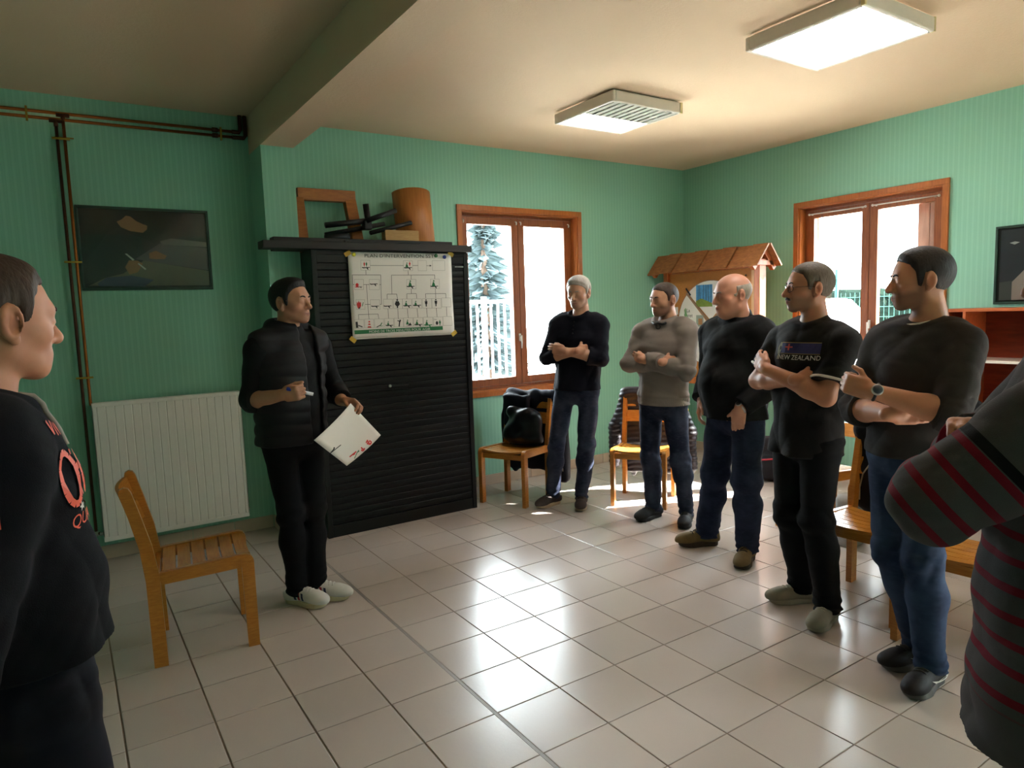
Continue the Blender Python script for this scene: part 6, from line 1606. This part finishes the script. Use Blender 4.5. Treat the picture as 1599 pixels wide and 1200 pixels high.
# ---- instructor in the padded vest
sk = Sk(-0.27, 0.33, -75)
J = dict(pel=(-0.015, 0, 0.95), neck=(0.0, -0.01, 1.45), shL=(0.180, 0, 1.395), shR=(-0.180, 0, 1.395), elL=(0.270, -0.03, 1.135), wrL=(0.225, 0.13, 1.085), elR=(-0.205, -0.05, 1.125), wrR=(-0.155, 0.185, 1.165),
         hipL=(0.07, 0, 0.90), hipR=(-0.10, 0, 0.90), knL=(0.055, 0.04, 0.51), knR=(-0.075, 0.04, 0.51), anL=(0.055, 0.03, 0.09), anR=(-0.045, 0.0, 0.09))
look = dict(skin=(188, 134, 104), hair_rgb=(22, 18, 18), beard=0.22, beard_rgb=(70, 54, 46), hb=0.0045, hh=0.004,
            handL=dict(d=(0.35, 0.80, -0.10), m=(-0.5, 0.15, -0.85), t=(-0.85, 0.3, 0.4), curl=(0.55, 0.9, 0.5), thumb=(0.35, 0.8, 0.75)), handR=dict(d=(0.35, 0.9, 0.12), m=(0.9, -0.3, 0.15), t=(0.1, 0.0, 1), curl=(1.1, 1.3, 0.8), thumb=(0.25, 0.75, 0.6)))
garm = dict(top=dict(name='shirt', mat=cloth('black_shirt', (5, 4, 6), 0.8), hem=0.90, sleeve=1.35, sleeveR=1.12, sleeveL=1.80, infl=0.002, collar=dict(R=0.062, r=0.013, z=0.030, n=2, dz=0.018, tilt=0.3, f=0.004), seed=32, amp=0.005, er=0.054, ur=0.058),
            trousers=dict(mat=JBK, seed=56, infl=-0.002, amp=0.006), shoes=dict(kind=K_trainers, yawL=-42, yawR=-58, L=0.30))
r_, W_, g_, Mh_, hp_ = build_person('instructor in a black padded vest holding a drawing board sheet and a marker', sk, J, dict(pos=(0.012, 0.03, 1.625), yaw=-50, pitch=2, hair=dict(t=0.008, front=0.080, temple=0.058, top=0.010, sideburn=-0.022, wave=0.5)), look, garm, 0.005)
# the vest over the shirt: quilted, open at the front
L_, F_, Z_ = sk.L, sk.F, sk.Z; nb_ = W_['neck']; pel_ = W_['pel']; sp_ = lambda f: pel_+(nb_-pel_)*f
vt = [Ec(V(pel_[0], pel_[1], 0.80), sp_(0.3), (0.200, 0.155), (0.185, 0.140), L_, F_), Ec(sp_(0.3), sp_(0.7), (0.185, 0.140), (0.192, 0.138), L_, F_), Ec(sp_(0.7), sp_(0.83), (0.192, 0.138), (0.165, 0.112), L_, F_)]
for s in 'LR': vt += [Rc(W_['sh'+s]*0.86+nb_*0.14, nb_*0.45+W_['sh'+s]*0.55+Z_*0.018, 0.074, 0.062), Rc(nb_+Z_*0.008, W_['sh'+s]*0.8+nb_*0.2+Z_*0.014, 0.060, 0.058)]
vt += [To(nb_+Z_*0.035-F_*0.004, unit(Z_+F_*0.30), 0.078, 0.016), To(nb_+Z_*0.055-F_*0.004, unit(Z_+F_*0.30), 0.076, 0.014)]
FV = Folds(77, 6, 16, 45)
arms_ = [(W_['sh'+s].astype(f32), unit(W_['el'+s]-W_['sh'+s]).astype(f32), (1 if s == 'L' else -1)) for s in 'LR']
def vest_fn(d, P):
    z = P[:, 2]; x = (P-sk.o.astype(f32))@L_.astype(f32); y = (P-sk.o.astype(f32))@F_.astype(f32)
    d = d-0.0060*np.abs(np.sin((z+0.01*np.sin(x*9))*PI/0.062))+0.004*FV(P)
    gap = np.clip((1.50-z)/0.6, 0, 1)
    open_ = np.abs(x-0.062)-(0.052-0.010*gap)                       # front opening
    d = smax(d, -np.maximum(open_, 0.02-y), 0.010)
    for shp, dv, sg in arms_:                                       # arm holes
        d = smax(d, (sg*x-0.208)+0.10*np.clip(1.20-z, 0, 0.0), 0.010)
    c = (nb_+Z_*0.02).astype(f32); q = P-c; rr = np.sqrt((q[:, 0])**2+(q[:, 1])**2)
    d = smax(d, np.where(z > c[2]-0.03, 0.060-rr, -1).astype(f32), 0.004)
    return d
vn_ = cut(Op(U(0.045, *vt), vest_fn, 0.02), ((0, 0, 0.885), (0, 0, -1)), k=0.012)
sdf_obj('vest', vn_, 0.005, cloth('charcoal_quilt', (22, 20, 23), 0.6), r_)
# marker in the fist, sheet in the other hand
wr_ = W_['wrR']; hd_ = unit(L_*0.35+F_*0.9+Z_*0.12); tb_ = unit(Z_*0.9-hd_*0.1)
mc = wr_+hd_*0.085+L_*0.030; md_ = unit(-L_*0.75-F_*0.35+Z_*0.25)
r2 = thing('marker_pen', 'white marker pen with blue cap in the instructor\'s fist', 'pen', tuple(mc))
obj('barrel', MB().tube([mc-md_*0.05, mc+md_*0.045], 0.0085, 12), plain('white_plastic', (216, 216, 220), 0.4), r2, True, True)
obj('cap', MB().tube([mc+md_*0.045, mc+md_*0.075, mc+md_*0.080], [0.0095, 0.0095, 0.007], 12), plain('blue_plastic', (26, 46, 150), 0.4), r2, True, True)
# sheet in the instructor's left hand
hc = W_['wrL']+unit(L_*0.35+F_*0.80-Z_*0.1)*0.112
def sheet_at(px_, py_):
    n = unit(F_*0.92+L_*0.38); d = ray(px_, py_); t_ = ((hc+F_*0.0-CAM)@n)/(d@n); return CAM+d*t_
c4 = [sheet_at(550, 630), sheet_at(597, 680), sheet_at(544, 728), sheet_at(493, 688)]
shc = sum(c4)/4
r2 = thing('paper_sheet', 'white sheet with small red and black drawings held by the instructor', 'paper', tuple(c4[2]))
nn = unit(np.cross(c4[1]-c4[0], c4[3]-c4[0])); nn = nn if nn@(CAM-shc) > 0 else -nn
def bil(u, v, off=0.0):                               # u from c0 to c1, v from c0 to c3
    p = c4[0]*(1-u)*(1-v)+c4[1]*u*(1-v)+c4[2]*u*v+c4[3]*(1-u)*v
    return p+nn*(off-0.010*(2*v-1)**2)
mb = MB(); n_ = 10
for j in range(n_+1):
    for i in range(n_+1): mb.v.append(tuple(bil(i/n_, j/n_)))
for j in range(n_):
    for i in range(n_): mb.f.append((j*(n_+1)+i, (j+1)*(n_+1)+i, (j+1)*(n_+1)+i+1, j*(n_+1)+i+1))
so_ = obj('sheet', mb, M_paper, r2, True, True); md = so_.modifiers.new('thickness', 'SOLIDIFY'); md.thickness = 0.001; md.offset = 0
HS = hom([(770, 490), (1180, 768), (825, 1122), (490, 855)])
def sp2(x, y): q = HS@np.array([x, y, 1.0]); return bil(q[0]/q[2], q[1]/q[2], 0.0012)
def sdraw(m, lines, w):
    b2 = MB()
    for pl in lines:
        for (x0, y0), (x1, y1) in zip(pl[:-1], pl[1:]):
            d = unit(V(x1-x0, y1-y0)); e = V(-d[1], d[0])*w/2
            b2.add([sp2(x0-e[0], y0-e[1]), sp2(x1-e[0], y1-e[1]), sp2(x1+e[0], y1+e[1]), sp2(x0+e[0], y0+e[1])], [(0, 1, 2, 3)])
    tag(obj('drawing', b2, m, r2, False, True), kind='stuff')
sdraw(M_ink, [[(645, 980), (668, 930)], [(645, 980), (715, 905)], [(660, 925), (664, 950)]], 9)
sdraw(M_red_ink, [[(975, 880), (990, 845), (1000, 880), (1020, 850), (1048, 870), (1030, 895), (985, 885)], [(990, 890), (1040, 880)], [(925, 930), (950, 955), (970, 940), (955, 970), (930, 960)], [(825, 1030), (880, 975), (850, 1010), (872, 1000)]], 14)
sdraw(M_green_ink, [[(878, 1050), (890, 990), (905, 960)], [(895, 985), (912, 970)]], 8)

# ---- man at the left in the dark hooded sweatshirt, seen from the side
sk = Sk(-1.405, -1.80, 18)
J = dict(pel=(0.0, 0.005, 0.93), neck=(0.0, -0.015, 1.395), shL=(0.185, -0.035, 1.325), shR=(-0.185, -0.035, 1.325), elL=(0.245, -0.10, 1.07), wrL=(0.20, 0.05, 0.86), elR=(-0.235, -0.135, 1.06), wrR=(-0.21, -0.17, 0.82),
         hipL=(0.09, 0.015, 0.87), hipR=(-0.09, 0.015, 0.87), knL=(0.09, 0.06, 0.48), knR=(-0.09, 0.06, 0.48), anL=(0.10, 0.02, 0.09), anR=(-0.10, 0.04, 0.09))
look = dict(skin=(206, 142, 108), hair_rgb=(62, 44, 32), beard=0.12, beard_rgb=(120, 84, 64), hb=0.0036, hh=0.0028, belly=((0, 0.025, 1.02), (0.150, 0.118, 0.16)), waist=(0.160, 0.120), wf=0.01, red=0.06,
            handL=dict(d=(-0.1, 0.3, -0.9), m=(-0.9, 0, 0), t=(0, 1, 0.3)), handR=dict(d=(0.1, 0.2, -0.9), m=(0.9, 0, 0), t=(0, 1, 0.3)))
garm = dict(top=dict(name='sweatshirt', mat=knit('midnight_fleece', (11, 11, 18)), hem=0.945, sleeve=1.90, infl=0.012, collar=dict(R=0.076, r=0.017, z=0.012, n=2, dz=0.014, tilt=0.45), seed=42, amp=0.008, hemr=(0.172, 0.142), ur=0.068, er=0.060),
            trousers=dict(mat=denim('dark_denim', (14, 14, 24), (26, 27, 42)), seed=66, infl=0.006, amp=0.007), shoes=dict(kind=K_blackshoe, yawL=14, yawR=2))
r_, W_, g_, Mh_, hp_ = build_person('man with cropped brown hair in a dark sweatshirt with orange lettering, seen in profile', sk, J, dict(pos=(0.0, 0.037, 1.55), yaw=31, pitch=-2, sc=0.97, nose=1.12, hair=dict(t=0.005, front=0.078, temple=0.064, side=0.040, sideburn=-0.004, top=0.006, wave=0.6)), look, garm, 0.0045)
M_orange = plain('orange_print', (226, 84, 52), 0.6)
# chest print: script letters and QUALITY, wrapped round the chest; u runs round the torso from his right to his left
def plc(u, v):
    a_ = (u*0.82-0.128)/0.17; return sk(math.sin(a_)*0.45, -0.02+math.cos(a_)*0.45, 1.275+v*0.82)
def dC(u, v):
    a_ = (u*0.82-0.128)/0.17; return unit(-sk.L*math.sin(a_)-sk.F*math.cos(a_))
def stroke(pts, w):
    out = []
    for (x0, y0), (x1, y1) in zip(pts[:-1], pts[1:]):
        d = unit(V(x1-x0, y1-y0)); e = V(-d[1], d[0])*w/2
        out.append([(x0-e[0], y0-e[1]), (x1-e[0], y1-e[1]), (x1+e[0], y1+e[1]), (x0+e[0], y0+e[1])])
    return out
lo = [(-0.052+0.030*math.cos(a), -0.005+0.056*math.sin(a)) for a in np.linspace(0, 2*PI, 15)]
lo2 = [(0.030+0.030*math.cos(a), -0.005+0.045*math.sin(a)) for a in np.linspace(0, 2*PI, 13)]
decal('print_script', g_, stroke(lo, 0.015)+stroke(lo2, 0.014)+stroke([(-0.012, -0.05), (-0.004, 0.05)], 0.014)+stroke([(-0.02, 0.012), (0.014, 0.016)], 0.014), M_orange, r_, dC, plc, 0.004)
for pts_ in ([(-0.085, 0.125), (-0.072, 0.095), (-0.062, 0.122)], [(-0.052, 0.118), (-0.045, 0.088)], [(-0.034, 0.114), (-0.018, 0.086), (-0.008, 0.112)]):
    decal('print_script', g_, stroke(pts_, 0.008), M_orange, r_, dC, plc, 0.004)
qd = lambda x, y: dC(x+0.018, y)
decal_text('print_lettering', g_, 'QUALITY', 0.042, M_orange, r_, qd, lambda x, y: plc(x+0.018, y-0.100), 0.004)
decal('print_star', g_, [[(-0.035+0.012*(1 if i % 2 else 0.45)*math.cos(i*PI/5), -0.070+0.012*(1 if i % 2 else 0.45)*math.sin(i*PI/5)) for i in range(10)]], M_trim, r_, dC, plc, 0.0045)
# sleeve badge with the number
bd = lambda u, v: sk(-0.62, -0.075+u, 1.245+v)
decal('sleeve_badge', g_, strips(-0.055, -0.008, 0.022, 0.0085, 8), M_orange, r_, sk.L, bd, 0.003)
decal_text('badge_number', g_, '1990', 0.0165, M_ink, r_, sk.L, lambda x, y: bd(x+0.0, y), 0.0045)
zp = ray_hit(g_, np.array([sk(-0.015-0.004*i, 0.35, 1.425-0.016*i) for i in range(8)]), -sk.F, 0.5)+sk.F*0.004
obj('zip_tape', MB().tube(zp, [0.006]*8, 6), plain('pale_zip', (150, 140, 132), 0.6), r_, True, True)
# ---- man at the right in the striped jumper
def stripe_mat():
    t = NT('striped_knit'); a = t.node('ShaderNodeAttribute', attribute_name='stripe'); n = t.noise(500, 2); n2 = t.noise(14, 3)
    s = a.outputs['Fac']
    base = t.mix(t.math('MULTIPLY', n, 0.4), lin((74, 70, 70)), lin((54, 50, 52)))
    inb = t.math('GREATER_THAN', s, 0.0)
    fr = t.math('FRACT', s); red = t.math('MULTIPLY', t.math('LESS_THAN', fr, 0.30), inb)
    blk = t.math('MULTIPLY', t.math('GREATER_THAN', s, -0.42), t.math('LESS_THAN', s, -0.05))
    c = t.mix(red, base, lin((104, 14, 32))); c = t.mix(blk, c, lin((14, 12, 14)))
    t.set(Base_Color=c, Roughness=0.92); t.b.inputs['Specular IOR Level'].default_value = 0.2
    t.bump(t.math('ADD', n, n2), 0.3, 0.003); return t.m
sk = Sk(0.515, -2.822, 114)
J = dict(pel=(-0.02, 0.03, 0.92), neck=(0.0, -0.01, 1.405), shL=(0.190, 0.03, 1.335), shR=(-0.185, 0.02, 1.335), elL=(0.225, 0.265, 1.125), wrL=(-0.03, 0.27, 1.06), elR=(-0.20, 0.19, 1.10), wrR=(0.070, 0.215, 1.245),
         hipL=(0.09, 0.03, 0.88), hipR=(-0.10, 0.03, 0.88), knL=(0.10, 0.05, 0.50), knR=(-0.10, 0.05, 0.50), anL=(0.11, 0.0, 0.09), anR=(-0.11, 0.0, 0.09))
def stripe_fn(v, W):
    sh, el, wr = W['shL'], W['elL'], W['wrL']; sh2, el2, wr2 = W['shR'], W['elR'], W['wrR']
    def along(a, b, p): d = b-a; return np.clip((p-a)@d/(d@d), -0.4, 1.4)
    def dist(a, b, p): t_ = np.clip(along(a, b, p), 0, 1); return np.linalg.norm(p-(a+t_[:, None]*(b-a)), axis=1)
    tor = (1.165-v[:, 2])/0.058
    q = v-sk.o; lat = q@sk.L; fw = q@sk.F; out = tor.copy()
    best = np.sqrt((lat/0.205)**2+((fw-0.01)/0.165)**2)
    for a, b, w, sg in ((sh, el, wr, 1), (sh2, el2, wr2, -1)):
        l1 = np.linalg.norm(b-a); l2 = np.linalg.norm(w-b)
        ok = (sg*lat > -0.30) if sg > 0 else (lat < 0.05)
        d1 = np.where(ok, dist(a, b, v)/0.092, 9); m = d1 < best; out = np.where(m, (along(a, b, v)*l1-0.200)/0.054, out); best = np.where(m, d1, best)
        d2 = np.where(ok, dist(b, w, v)/0.088, 9); m = d2 < best; out = np.where(m, (l1-0.200+along(b, w, v)*l2)/0.054, out); best = np.where(m, d2, best)
    return np.where(v[:, 2] < 0.66, -1.0, out)
look = dict(skin=(190, 128, 98), hair_rgb=(52, 40, 34), hb=0.0050, hh=0.004, chest=(0.180, 0.130), waist=(0.178, 0.140), shr=0.068,
            handR=dict(d=(0.85, 0.05, 0.28), m=(0.3, 0, -1), t=(0.1, -0.9, 0.2), curl=(0.5, 0.6, 0.4)), handL=dict(d=(-1, -0.3, 0.1), m=(0, -1, 0), t=(0, 0, 1), curl=(0.1, 0.2, 0.2)))
garm = dict(top=dict(name='striped_jumper', mat=stripe_mat(), hem=0.54, sleeveR=1.62, sleeve=1.90, infl=0.016, collar=dict(R=0.074, r=0.016, z=0.018, n=2, dz=0.016, tilt=0.4), seed=52, amp=0.009, hemr=(0.198, 0.165), ur=0.080, er=0.078, wr=0.048, attr=dict(stripe=stripe_fn)),
            trousers=dict(mat=denim('grey_trousers', (70, 66, 62), (96, 92, 88)), seed=76, infl=0.004, amp=0.007), shoes=dict(kind=K_blackshoe, yawL=112, yawR=100))
r_, W_, g_, Mh_, hp_ = build_person('man in a grey jumper with dark red stripes, arms folded', sk, J, dict(pos=(0.0, 0.01, 1.575), yaw=114, pitch=-3, nose=1.1, hair=dict(t=0.007)), look, garm, 0.0055)
